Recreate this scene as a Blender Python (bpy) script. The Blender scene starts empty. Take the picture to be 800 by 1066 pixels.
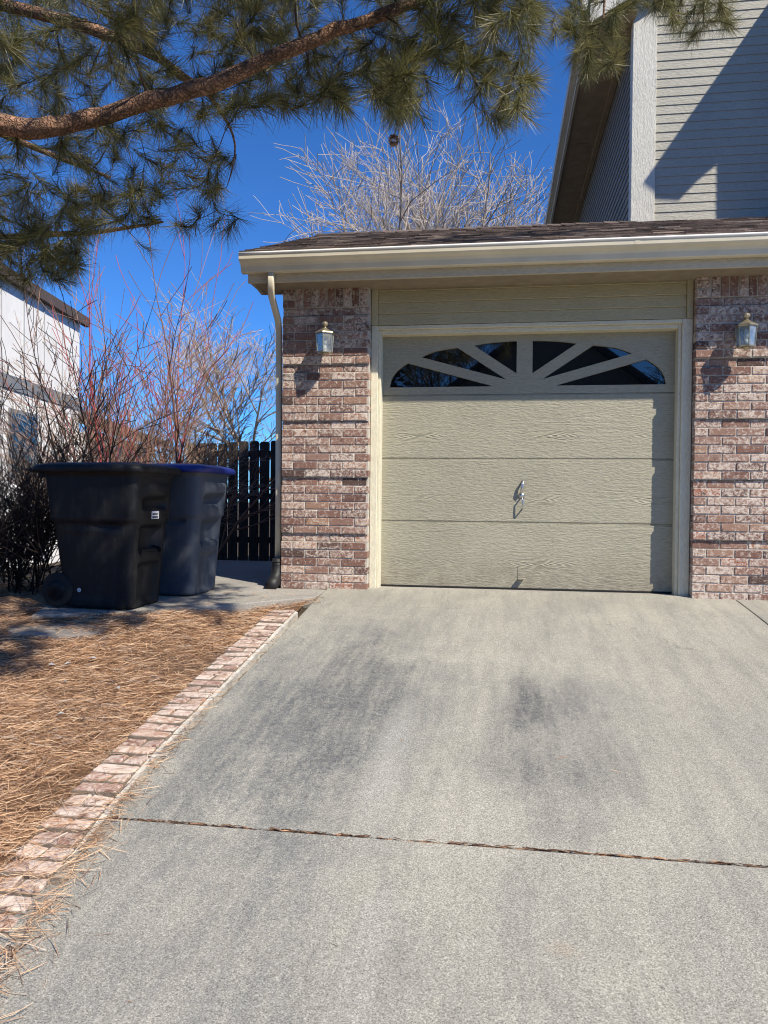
import bpy, math, random
import numpy as np
from mathutils import Vector, Matrix, noise

R = math.radians
random.seed(7)
scene = bpy.context.scene
col = scene.collection
V = Vector

# ------------------------------------------------------------------ camera
CAM = V((1.06276, -6.30416, 0.72389))
YAW, PITCH, ROLL = 0.146814, -0.0152551, 0.0100814
FPX, CXP, CYP = 801.0, 400.0, 533.0
_cy, _sy = math.cos(YAW), math.sin(YAW)
FW = V((-_sy * math.cos(PITCH), _cy * math.cos(PITCH), math.sin(PITCH)))
RT = V((_cy, _sy, 0)); UP = RT.cross(FW)
RT, UP = (math.cos(ROLL) * RT + math.sin(ROLL) * UP), (-math.sin(ROLL) * RT + math.cos(ROLL) * UP)
cam = bpy.data.cameras.new('camera'); cam_o = bpy.data.objects.new('camera', cam); col.objects.link(cam_o)
cam.sensor_fit = 'VERTICAL'; cam.sensor_height = 24.0; cam.lens = FPX / 1066.0 * 24.0
cam.clip_start = 0.05; cam.clip_end = 2000
M4 = Matrix(((RT.x, UP.x, -FW.x, CAM.x), (RT.y, UP.y, -FW.y, CAM.y), (RT.z, UP.z, -FW.z, CAM.z), (0, 0, 0, 1)))
cam_o.matrix_world = M4
scene.camera = cam_o

def at(u, v, y):
    """world point of the plane y = const seen at a measured photo position"""
    d = FW + RT * ((u - CXP) / FPX) - UP * ((v - CYP) / FPX)
    t = (y - CAM.y) / d.y
    return CAM + d * t

# ------------------------------------------------------------------ light
SUNV = V((-1.3, 1.0, -1.76))
w = bpy.data.worlds.new('World'); scene.world = w; w.use_nodes = True
nt = w.node_tree
sky = nt.nodes.new('ShaderNodeTexSky'); sky.sky_type = 'NISHITA'; sky.sun_disc = False
sky.sun_elevation = math.atan2(1.76, math.hypot(1.3, 1.0)); sky.sun_rotation = math.atan2(1.3, -1.0)
sky.altitude = 1700; sky.air_density = 1.0; sky.dust_density = 0.0; sky.ozone_density = 7.0
tn = nt.nodes.new('ShaderNodeMix'); tn.data_type = 'RGBA'; tn.blend_type = 'MULTIPLY'; tn.inputs[0].default_value = 1.0
tn.inputs[7].default_value = (0.50, 0.96, 1.40, 1)      # clear high-altitude blue
nt.links.new(sky.outputs[0], tn.inputs[6]); nt.links.new(tn.outputs[2], nt.nodes['Background'].inputs[0])
nt.nodes['Background'].inputs[1].default_value = 0.088
sl = bpy.data.lights.new('sun', 'SUN'); sl.energy = 4.9; sl.angle = R(0.53); sl.color = (1.0, 0.915, 0.77)
so = bpy.data.objects.new('sun', sl); col.objects.link(so)
so.rotation_euler = SUNV.to_track_quat('-Z', 'Y').to_euler(); so.location = (8, -8, 14)
scene.view_settings.view_transform = 'Standard'; scene.view_settings.look = 'None'
scene.view_settings.exposure = 0.5; scene.view_settings.gamma = 1.0
scene.view_settings.use_curve_mapping = False
scene.cycles.max_bounces = 6; scene.cycles.diffuse_bounces = 4; scene.cycles.glossy_bounces = 3
scene.cycles.transparent_max_bounces = 8; scene.cycles.transmission_bounces = 4
scene.cycles.filter_width = 1.1
scene.cycles.use_denoising = True; scene.cycles.denoiser = 'OPENIMAGEDENOISE'; scene.cycles.denoising_prefilter = 'ACCURATE'
scene.cycles.caustics_reflective = False; scene.cycles.caustics_refractive = False

# ------------------------------------------------------------------ node helpers
class NT:
    def __init__(s, name):
        s.m = bpy.data.materials.new(name); s.m.use_nodes = True
        s.t = s.m.node_tree; s.b = s.t.nodes['Principled BSDF']
        s.co = s.t.nodes.new('ShaderNodeTexCoord').outputs['Object']
    def n(s, typ, ins=None, **kw):
        nd = s.t.nodes.new(typ)
        for k, v in kw.items(): setattr(nd, k, v)
        for k, v in (ins or {}).items(): s.put(nd.inputs[k], v)
        return nd
    def put(s, sock, v):
        if isinstance(v, bpy.types.NodeSocket): s.t.links.new(v, sock)
        elif isinstance(v, (tuple, list)) and sock.type == 'RGBA' and len(v) == 3: sock.default_value = (*v, 1)
        else: sock.default_value = v
    def scale(s, sc, rot=(0, 0, 0)):
        return s.n('ShaderNodeMapping', {'Vector': s.co, 'Scale': sc, 'Rotation': rot}).outputs[0]
    def noise(s, sc, det=4, rough=0.55, vec=None, dist=0.0):
        return s.n('ShaderNodeTexNoise', {'Vector': vec or s.co, 'Scale': sc, 'Detail': det, 'Roughness': rough, 'Distortion': dist}).outputs['Fac']
    def ramp(s, fac, stops, interp='LINEAR'):
        r = s.n('ShaderNodeValToRGB', {'Fac': fac}); e = r.color_ramp.elements; r.color_ramp.interpolation = interp
        while len(e) < len(stops): e.new(0.5)
        for el, (p, c) in zip(e, stops):
            el.position = p; el.color = (*c, 1) if not isinstance(c, (int, float)) else (c, c, c, 1)
        return r.outputs[0]
    def mix(s, f, a, b, mode='MIX'):
        m = s.n('ShaderNodeMix', data_type='RGBA', blend_type=mode)
        s.put(m.inputs[0], f); s.put(m.inputs[6], a); s.put(m.inputs[7], b)
        return m.outputs[2]
    def math(s, op, a, b=0.0, c=0.0, clamp=False):
        m = s.n('ShaderNodeMath', operation=op, use_clamp=clamp)
        s.put(m.inputs[0], a); s.put(m.inputs[1], b); s.put(m.inputs[2], c)
        return m.outputs[0]
    def tint(s):
        return s.n('ShaderNodeAttribute', attribute_name='tint').outputs['Fac']
    def bump(s, h, st=0.3, dist=0.01, base=None):
        i = {'Height': h, 'Strength': st, 'Distance': dist}
        if base is not None: i['Normal'] = base
        return s.n('ShaderNodeBump', i).outputs[0]
    def out(s, color=None, rough=None, normal=None, spec=None, metal=None):
        if color is not None: s.put(s.b.inputs['Base Color'], color)
        if rough is not None: s.put(s.b.inputs['Roughness'], rough)
        if normal is not None: s.put(s.b.inputs['Normal'], normal)
        if spec is not None: s.put(s.b.inputs['Specular IOR Level'], spec)
        if metal is not None: s.put(s.b.inputs['Metallic'], metal)
        return s.m

def m_concrete(name, base, dark, stains=(), tracks=True, cracks=()):
    k = NT(name)
    big = k.noise(0.9, 5, 0.6)
    c = k.mix(k.ramp(big, [(0.36, 0.0), (0.66, 1.0)]), base, dark)
    med = k.noise(9, 6, 0.7)
    c = k.mix(k.math('MULTIPLY', k.ramp(med, [(0.40, 0.0), (0.75, 1.0)]), 0.35), c, tuple(x * 0.72 for x in base))
    if tracks:                       # stretched along the drive like washed-down grime
        st = k.noise(3.4, 8, 0.72, k.scale((2.6, 0.35, 1)))
        c = k.mix(k.math('MULTIPLY', k.ramp(st, [(0.45, 0.0), (0.70, 1.0)]), 0.42), c, (0.13, 0.135, 0.135))
    xyz = k.n('ShaderNodeSeparateXYZ', {0: k.co})
    wob = k.noise(2.5, 8, 0.75)
    grain = k.ramp(k.noise(48, 5, 0.75), [(0.36, 0.45), (0.62, 1.35)])
    streak = k.ramp(k.noise(6.0, 8, 0.75, k.scale((3.2, 0.45, 1))), [(0.36, 0.40), (0.60, 1.25)])
    for (cx, cy, rx, ry, s_, cl) in stains:
        dx = k.math('DIVIDE', k.math('SUBTRACT', xyz.outputs[0], cx), rx)
        dy = k.math('DIVIDE', k.math('SUBTRACT', xyz.outputs[1], cy), ry)
        d2 = k.math('ADD', k.math('MULTIPLY', dx, dx), k.math('MULTIPLY', dy, dy))
        d2 = k.math('ADD', d2, k.math('MULTIPLY', k.math('SUBTRACT', wob, 0.5), 2.4))
        f = k.math('MULTIPLY', k.math('MULTIPLY', k.math('MULTIPLY', k.math('SUBTRACT', 1.0, d2, clamp=True), s_), streak), grain, clamp=True)
        c = k.mix(f, c, cl)
    for (cx, cy, ln) in cracks:      # a hairline crack wandering across the slab
        wv = k.math('ADD', k.math('MULTIPLY', k.math('SUBTRACT', k.noise(5, 6, 0.7), 0.5), 0.5), k.math('MULTIPLY', k.math('SUBTRACT', xyz.outputs[1], cy), -0.75))
        dd = k.math('ABSOLUTE', k.math('SUBTRACT', k.math('SUBTRACT', xyz.outputs[0], cx), wv))
        on = k.math('MULTIPLY', k.math('LESS_THAN', dd, 0.0035), k.math('LESS_THAN', k.math('ABSOLUTE', k.math('SUBTRACT', xyz.outputs[1], cy)), ln))
        c = k.mix(k.math('MULTIPLY', on, 0.75), c, (0.08, 0.075, 0.07))
    # exposed sand and small aggregate
    vor = k.n('ShaderNodeTexVoronoi', {'Vector': k.co, 'Scale': 300.0})
    g = k.n('ShaderNodeSeparateColor', {0: vor.outputs['Color']}).outputs[0]
    c = k.mix(0.65, c, k.mix(1.0, c, k.ramp(g, [(0.0, 0.36), (0.22, 0.80), (0.72, 1.08), (1.0, 1.65)]), 'MULTIPLY'))
    fine = k.noise(190, 3, 0.75)
    c = k.mix(1.0, c, k.ramp(fine, [(0.28, 0.45), (0.5, 1.0), (0.72, 1.30)]), 'MULTIPLY')
    pit = k.ramp(k.noise(26, 3, 0.6), [(0.24, 0.45), (0.31, 1.0)])
    c = k.mix(0.6, c, k.mix(1.0, c, pit, 'MULTIPLY'))
    h = k.math('ADD', k.math('MULTIPLY', g, 0.6), fine)
    return k.out(c, 0.9, k.bump(h, 0.5, 0.004), 0.25)

def m_plain(name, c, rough=0.5, spec=0.4, var=0.12, sc=6, bump=0.0, bsc=60, metal=0.0):
    k = NT(name)
    f = k.noise(sc, 5, 0.6)
    cc = k.mix(1.0, c, k.ramp(f, [(0.3, 1 - var), (0.7, 1 + var)]), 'MULTIPLY')
    nrm = k.bump(k.noise(bsc, 4, 0.6), bump, 0.004) if bump else None
    return k.out(cc, rough, nrm, spec, metal)

def m_wood_paint(name, c, axis, strength=0.5, rough=0.55, knots=True, dist=0.004, var=0.08):
    """painted, wood-grain embossed board; the grain runs along the given axis"""
    k = NT(name)
    s3 = {'x': (0.10, 1, 1), 'z': (1, 1, 0.10), 'y': (1, 0.10, 1)}[axis]
    v = k.scale(s3)
    big = k.noise(7.0, 2, 0.5, v)
    rings = k.n('ShaderNodeMath', {0: k.math('MULTIPLY', big, 75.0)}, operation='SINE').outputs[0]
    v2 = k.scale({'x': (0.20, 1, 1), 'z': (1, 1, 0.20), 'y': (1, 0.20, 1)}[axis])
    fin = k.noise(120, 3, 0.7, v2)
    fin2 = k.noise(60, 3, 0.65, v2)
    if knots:
        sx = k.n('ShaderNodeSeparateXYZ', {0: k.co})
        ua = k.math('SUBTRACT', k.math('MODULO', k.math('ADD', sx.outputs[0], 5.12), 1.02), 0.40)
        va = k.math('SUBTRACT', k.math('MODULO', k.math('ADD', sx.outputs[2], 5.337), 0.534), 0.20)
        ua = k.math('MULTIPLY', k.math('ADD', ua, k.math('MULTIPLY', va, 1.6)), 0.16)
        rad_ = k.math('SQRT', k.math('ADD', k.math('MULTIPLY', ua, ua), k.math('MULTIPLY', va, va)))
        rad_ = k.math('ADD', rad_, k.math('MULTIPLY', k.math('SUBTRACT', k.noise(9, 3, 0.6, k.scale((0.4, 1, 1))), 0.5), 0.022))
        cath = k.math('MULTIPLY', k.n('ShaderNodeMath', {0: k.math('MULTIPLY', rad_, 640.0)}, operation='SINE').outputs[0], k.ramp(rad_, [(0.02, 0.75), (0.062, 0.0)]))
    patch = k.ramp(k.noise(3.2, 2, 0.5, k.scale((0.5, 1, 2.0))), [(0.50, 0.03), (0.62, 1.0)])
    h = k.math('ADD', k.math('MULTIPLY', k.math('MULTIPLY', rings, patch), 0.18 if knots else 0.08), k.math('ADD', k.math('MULTIPLY', fin, 1.3), k.math('MULTIPLY', fin2, 1.3)))
    if knots: h = k.math('ADD', h, k.math('MULTIPLY', cath, k.ramp(k.noise(2.3, 2, 0.5), [(0.42, 0.15), (0.6, 0.9)])))
    dirt = k.noise(2.0, 5, 0.6)
    cc = k.mix(1.0, c, k.ramp(dirt, [(0.3, 1 - var), (0.7, 1 + var * 0.6)]), 'MULTIPLY')
    cc = k.mix(1.0, cc, k.ramp(fin, [(0.35, 0.86), (0.6, 1.04)]), 'MULTIPLY')
    if knots:      # road splash along the bottom of the door
        zz = sx.outputs[2]; sp = k.math('MULTIPLY', k.math('SUBTRACT', 1.0, k.math('DIVIDE', zz, 0.34), clamp=True), k.ramp(k.noise(11, 7, 0.75), [(0.36, 0.0), (0.62, 0.8)]))
        cc = k.mix(sp, cc, (0.22, 0.19, 0.145))
    return k.out(cc, rough, k.bump(h, strength, dist), 0.35)

def m_brick(name, bright=1.0, paver=False):
    k = NT(name); t = k.tint()
    base = k.ramp(t, [(0.0, (0.105, 0.066, 0.056)), (0.22, (0.190, 0.102, 0.080)), (0.5, (0.255, 0.145, 0.112)),
                      (0.75, (0.30, 0.185, 0.142)), (0.92, (0.36, 0.215, 0.14)), (1.0, (0.31, 0.12, 0.075))])
    off = k.n('ShaderNodeVectorMath', {0: k.co}, operation='ADD')
    cmb = k.n('ShaderNodeCombineXYZ', {0: k.math('MULTIPLY', t, 37.0), 1: k.math('MULTIPLY', t, 91.0), 2: 0.0})
    k.t.links.new(cmb.outputs[0], off.inputs[1])
    vv = off.outputs[0]
    ww = k.noise(24 if paver else 36, 5, 0.72, vv, 0.8)
    lo, hi = (0.46, 0.63) if not paver else (0.36, 0.60)
    fr_ = k.math('FRACT', k.math('MULTIPLY', t, 37.7))
    wm = k.ramp(k.math('ADD', ww, k.math('MULTIPLY', k.math('SUBTRACT', fr_, 0.5), 0.16)), [(lo, 0.0), (hi, 0.88)])
    c = k.mix(wm, base, (0.68, 0.59, 0.51) if not paver else (0.62, 0.53, 0.46))
    dk = k.noise(19, 5, 0.7, vv, 0.8)
    c = k.mix(k.ramp(dk, [(0.31, 0.85), (0.42, 0.0)]), c, (0.055, 0.040, 0.038))
    c = k.mix(1.0, c, (bright, bright, bright), 'MULTIPLY')
    h = k.math('ADD', ww, k.noise(120, 3, 0.7))
    return k.out(c, 0.9, k.bump(h, 0.6, 0.006), 0.2)

def m_tint(name, stops, rough=0.8, spec=0.2, nsc=30, nvar=0.25, bump=0.0, transl=None):
    k = NT(name); t = k.tint()
    c = k.ramp(t, stops)
    if nvar: c = k.mix(1.0, c, k.ramp(k.noise(nsc, 4, 0.7), [(0.3, 1 - nvar), (0.7, 1 + nvar)]), 'MULTIPLY')
    nrm = k.bump(k.noise(nsc * 2, 4, 0.7), bump, 0.006) if bump else None
    k.out(c, rough, nrm, spec)
    if transl:
        tr = k.n('ShaderNodeBsdfTranslucent', {'Color': c})
        ms = k.n('ShaderNodeMixShader', {0: transl, 1: k.b.outputs[0], 2: tr.outputs[0]})
        k.t.links.new(ms.outputs[0], k.t.nodes['Material Output'].inputs['Surface'])
    return k.m

def m_bark(name, c1, c2, sc=14, st=0.8, stretch=(1, 1, 0.3)):
    k = NT(name); v = k.scale(stretch)
    wv = k.n('ShaderNodeVectorMath', {0: v, 1: k.n('ShaderNodeVectorMath', {0: k.n('ShaderNodeTexNoise', {'Vector': v, 'Scale': sc * 1.5, 'Detail': 4.0}).outputs['Color'], 1: (0.09, 0.09, 0.09)}, operation='MULTIPLY').outputs[0]}, operation='ADD').outputs[0]
    vor = k.n('ShaderNodeTexVoronoi', {'Vector': wv, 'Scale': float(sc) * 3.2}, feature='DISTANCE_TO_EDGE').outputs['Distance']
    n_ = k.noise(sc, 6, 0.7, v)
    c = k.mix(k.ramp(n_, [(0.38, 0.0), (0.62, 1.0)]), c1, c2)
    c = k.mix(k.ramp(vor, [(0.0, 0.6), (0.09, 0.0)]), c, tuple(x * 0.4 for x in c1))
    h = k.math('ADD', n_, k.math('MULTIPLY', k.ramp(vor, [(0, 0.0), (0.2, 1.0)]), 0.7))
    return k.out(c, 0.9, k.bump(h, st, 0.02), 0.15)

def m_ground(name, a, b, c3, sc=14):
    k = NT(name)
    n1 = k.noise(sc, 6, 0.75); n2 = k.noise(1.3, 4, 0.6)
    c = k.mix(k.ramp(n1, [(0.35, 0.0), (0.62, 1.0)]), a, b)
    c = k.mix(k.ramp(n2, [(0.50, 0.0), (0.66, 0.7)]), c, c3)
    return k.out(c, 0.95, k.bump(n1, 0.9, 0.03), 0.1)

def m_dusty(name, c, d):
    k = NT(name)
    v = k.scale((1, 1, 0.25)); n1 = k.noise(9, 6, 0.7, v); n2 = k.noise(40, 4, 0.7)
    f = k.math('MULTIPLY', k.ramp(n1, [(0.48, 0.0), (0.72, 1.0)]), k.ramp(n2, [(0.35, 0.35), (0.65, 1.0)]))
    scr = k.ramp(k.noise(30, 2, 0.5, k.scale((6, 6, 0.5), (0.3, 0.2, 0))), [(0.70, 0.0), (0.74, 0.6)])
    c2 = k.mix(k.math('MAXIMUM', f, scr), c, d)
    return k.out(c2, k.ramp(n1, [(0.3, 0.42), (0.7, 0.62)]), k.bump(k.noise(120, 2, 0.5), 0.12, 0.003), 0.25)
MAT = {}
GREY = (0.105, 0.108, 0.112)
ZG = (0.185, 0.19, 0.187)
MAT['concrete'] = m_concrete('driveway_concrete', (0.40, 0.385, 0.328), (0.315, 0.305, 0.268),
    [(0.12, -2.5, 0.88, 1.75, 0.80, ZG), (0.30, -2.45, 0.34, 1.35, 0.55, GREY), (-0.12, -2.9, 0.22, 1.1, 0.35, GREY), (1.30, -2.75, 0.36, 0.95, 0.62, (0.15, 0.152, 0.15)), (1.22, -2.35, 0.12, 0.42, 0.6, GREY),
     (1.62, -2.25, 0.32, 0.40, 0.4, (0.17, 0.17, 0.168)), (0.10, -4.55, 0.85, 0.95, 0.48, (0.20, 0.20, 0.195)), (0.45, -4.35, 0.18, 0.8, 0.30, ZG), (2.35, -2.8, 0.35, 1.2, 0.30, (0.22, 0.215, 0.205)), (0.45, -1.05, 0.6, 0.5, 0.22, ZG),
     (1.25, -4.15, 0.05, 0.04, 0.3, (0.42, 0.30, 0.17)), (0.62, -3.05, 0.10, 0.7, 0.45, (0.44, 0.43, 0.39)), (0.72, -4.4, 0.07, 0.6, 0.4, (0.44, 0.43, 0.39))], True, [(2.02, -1.05, 0.35)])
MAT['path'] = m_concrete('path_concrete', (0.40, 0.38, 0.34), (0.27, 0.26, 0.24), (), False)
MAT['footing'] = m_concrete('footing_concrete', (0.34, 0.33, 0.31), (0.22, 0.21, 0.20), (), False)
MAT['asphalt'] = m_plain('asphalt', (0.06, 0.06, 0.062), 0.9, 0.2, 0.25, 30, 0.5, 200)
MAT['brick'] = m_brick('house_brick')
MAT['paver'] = m_brick('edging_brick', 1.1, True)
MAT['mortar'] = m_plain('mortar', (0.50, 0.465, 0.41), 0.95, 0.1, 0.2, 20, 0.6, 150)
MAT['mortar_dark'] = m_plain('mortar_dirty', (0.20, 0.165, 0.13), 0.95, 0.1, 0.3, 20, 0.6, 110)
MAT['mortar_pale'] = m_plain('mortar_pale', (0.47, 0.45, 0.41), 0.95, 0.1, 0.2, 14, 0.6, 110)
DOORC = (0.368, 0.348, 0.266)
MAT['door'] = m_wood_paint('door_paint', DOORC, 'x', 0.75, 0.5, True, 0.004)
MAT['trimv'] = m_wood_paint('trim_paint_upright', (0.71, 0.67, 0.525), 'z', 0.25, 0.5, False)
MAT['trimh'] = m_wood_paint('trim_paint_level', (0.73, 0.67, 0.49), 'x', 0.25, 0.5, False)
MAT['hsiding'] = m_wood_paint('header_siding_paint', (0.52, 0.455, 0.285), 'x', 0.5, 0.6, False)
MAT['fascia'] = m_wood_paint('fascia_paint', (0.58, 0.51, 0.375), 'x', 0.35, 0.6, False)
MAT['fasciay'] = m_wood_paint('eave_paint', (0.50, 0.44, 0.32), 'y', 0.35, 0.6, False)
MAT['gutter'] = m_plain('gutter_enamel', (0.70, 0.64, 0.49), 0.32, 0.5, 0.08, 4, 0.05, 30)
MAT['hem'] = m_plain('gutter_hem_enamel', (0.86, 0.85, 0.81), 0.25, 0.6, 0.04, 4)
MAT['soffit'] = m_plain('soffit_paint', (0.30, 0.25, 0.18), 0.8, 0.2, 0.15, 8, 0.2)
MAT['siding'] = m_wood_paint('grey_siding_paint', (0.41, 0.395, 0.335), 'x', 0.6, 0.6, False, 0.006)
MAT['sidingy_shaded'] = m_wood_paint('grey_siding_shaded_side', (0.20, 0.19, 0.165), 'y', 0.4, 0.6, False)  # same grey siding paint, darkened so the side wall's shade sits in its colour
MAT['corner'] = m_wood_paint('corner_board_paint', (0.60, 0.585, 0.52), 'z', 0.7, 0.6, False, 0.005)
MAT['shingle'] = m_tint('asphalt_shingle', [(0, (0.055, 0.044, 0.040)), (0.5, (0.17, 0.132, 0.112)), (0.85, (0.29, 0.23, 0.19)), (1, (0.42, 0.35, 0.29))], 0.95, 0.15, 60, 0.35, 0.6)
MAT['white_wall'] = m_plain('white_panel_paint', (0.80, 0.80, 0.79), 0.7, 0.25, 0.06, 3, 0.2, 40)
MAT['batten'] = m_plain('pale_grey_paint', (0.42, 0.43, 0.44), 0.7, 0.25, 0.06, 3)
MAT['grey_trim'] = m_plain('grey_trim_paint', (0.20, 0.215, 0.24), 0.6, 0.3, 0.12, 5)
MAT['brown_trim'] = m_plain('brown_trim_paint', (0.10, 0.075, 0.065), 0.7, 0.3, 0.2, 8)
MAT['fence'] = m_bark('weathered_fence_wood', (0.055, 0.047, 0.042), (0.085, 0.073, 0.065), 9, 0.4, (1, 1, 0.08))
MAT['black_plastic'] = m_dusty('black_plastic', (0.009, 0.010, 0.012), (0.035, 0.035, 0.034))
MAT['grey_plastic'] = m_dusty('charcoal_plastic', (0.070, 0.083, 0.105), (0.12, 0.125, 0.13))
MAT['blue_plastic'] = m_plain('blue_plastic', (0.012, 0.022, 0.16), 0.35, 0.5, 0.15, 5, 0.08, 90)
MAT['rubber'] = m_plain('rubber', (0.02, 0.02, 0.02), 0.8, 0.3, 0.2, 10)
MAT['sticker'] = m_plain('white_sticker', (0.80, 0.80, 0.80), 0.5, 0.3, 0.03)
MAT['ink'] = m_plain('sticker_ink', (0.04, 0.04, 0.045), 0.6, 0.3, 0.03)
MAT['brass'] = m_plain('tarnished_brass', (0.46, 0.40, 0.28), 0.32, 0.5, 0.25, 25, 0.1, 80, 0.75)
MAT['steel'] = m_plain('bright_steel', (0.55, 0.56, 0.58), 0.25, 0.5, 0.1, 20, 0, 60, 0.9)
MAT['black_pipe'] = m_plain('black_corrugated_pipe', (0.015, 0.015, 0.016), 0.55, 0.4, 0.2, 20)
MAT['needles'] = m_tint('pine_needle', [(0, (0.052, 0.056, 0.018)), (0.45, (0.135, 0.135, 0.044)), (0.8, (0.25, 0.225, 0.085)), (1, (0.40, 0.32, 0.15))], 0.42, 0.5, 20, 0.0, 0, 0.40)
MAT['dead_needles'] = m_tint('dead_needle', [(0, (0.09, 0.048, 0.028)), (0.25, (0.31, 0.17, 0.095)), (0.55, (0.64, 0.395, 0.23)), (0.93, (0.85, 0.64, 0.44)), (1, (0.42, 0.42, 0.43))], 0.7, 0.3, 20, 0.0, 0, 0.12)
MAT['pine_bark'] = m_bark('pine_bark', (0.20, 0.135, 0.098), (0.46, 0.265, 0.175), 12, 0.9, (1, 1, 1))
MAT['pine_twig'] = m_bark('pine_twig_bark', (0.065, 0.050, 0.038), (0.13, 0.092, 0.066), 20, 0.4, (1, 1, 1))
MAT['pale_twig'] = m_tint('pale_twig_bark', [(0, (0.17, 0.135, 0.105)), (0.45, (0.37, 0.31, 0.26)), (1, (0.58, 0.52, 0.46))], 0.8, 0.2, 12, 0.2)
MAT['tan_twig'] = m_tint('tan_twig_bark', [(0, (0.13, 0.085, 0.06)), (0.5, (0.27, 0.19, 0.14)), (1, (0.46, 0.36, 0.29))], 0.8, 0.2, 12, 0.2)
MAT['red_twig'] = m_tint('red_twig_bark', [(0, (0.13, 0.060, 0.045)), (0.35, (0.24, 0.115, 0.085)), (0.7, (0.36, 0.22, 0.17)), (1, (0.42, 0.085, 0.085))], 0.6, 0.3, 12, 0.2)
MAT['dark_twig'] = m_tint('dark_twig_bark', [(0, (0.022, 0.018, 0.016)), (0.6, (0.05, 0.038, 0.032)), (1, (0.11, 0.08, 0.065))], 0.85, 0.15, 12, 0.2)
MAT['bed'] = m_ground('needle_bed_soil', (0.10, 0.055, 0.034), (0.34, 0.205, 0.12), (0.16, 0.11, 0.08), 55)
MAT['soil'] = m_ground('yard_soil', (0.045, 0.035, 0.027), (0.10, 0.078, 0.058), (0.07, 0.06, 0.045), 12)
MAT['flagstone'] = m_plain('flagstone', (0.22, 0.21, 0.20), 0.9, 0.2, 0.25, 9, 0.5, 40)
MAT['dark_roof'] = m_plain('dark_shingle', (0.045, 0.042, 0.042), 0.95, 0.1, 0.3, 20)
MAT['tan_wall'] = m_plain('tan_siding', (0.20, 0.18, 0.15), 0.8, 0.2, 0.1, 4)
MAT['far_leaf'] = m_tint('evergreen_leaf', [(0, (0.02, 0.03, 0.015)), (1, (0.06, 0.08, 0.035))], 0.8, 0.2, 10, 0.2)
def m_glass(name, c, ior):
    k = NT(name); k.b.inputs['IOR'].default_value = ior
    n_ = k.noise(1.2, 1, 0.5)
    return k.out(c, 0.015, k.bump(n_, 0.05, 0.01), 0.5)
MAT['pane'] = m_glass('dark_window_glass', (0.006, 0.007, 0.008), 1.9)
def m_clear(name):
    k = NT(name)
    gl = k.n('ShaderNodeBsdfGlossy', {'Roughness': 0.05, 'Color': (0.9, 0.95, 1, 1)})
    tr = k.n('ShaderNodeBsdfTransparent', {'Color': (0.90, 0.93, 0.93, 1)})
    fr = k.n('ShaderNodeFresnel', {'IOR': 1.6})
    df = k.n('ShaderNodeBsdfDiffuse', {'Color': (0.75, 0.74, 0.70, 1)})
    m0 = k.n('ShaderNodeMixShader', {0: k.ramp(k.noise(14, 4, .6), [(.35, .05), (.7, .25)]), 1: tr.outputs[0], 2: df.outputs[0]})
    ms = k.n('ShaderNodeMixShader', {0: k.math('MULTIPLY', fr.outputs[0], 0.35), 1: m0.outputs[0], 2: gl.outputs[0]})
    k.t.links.new(ms.outputs[0], k.t.nodes['Material Output'].inputs['Surface'])
    return k.m
MAT['clear'] = m_clear('lamp_glass')
MAT['bulb'] = m_plain('frosted_bulb', (0.85, 0.85, 0.82), 0.3, 0.5, 0.02)

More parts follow.
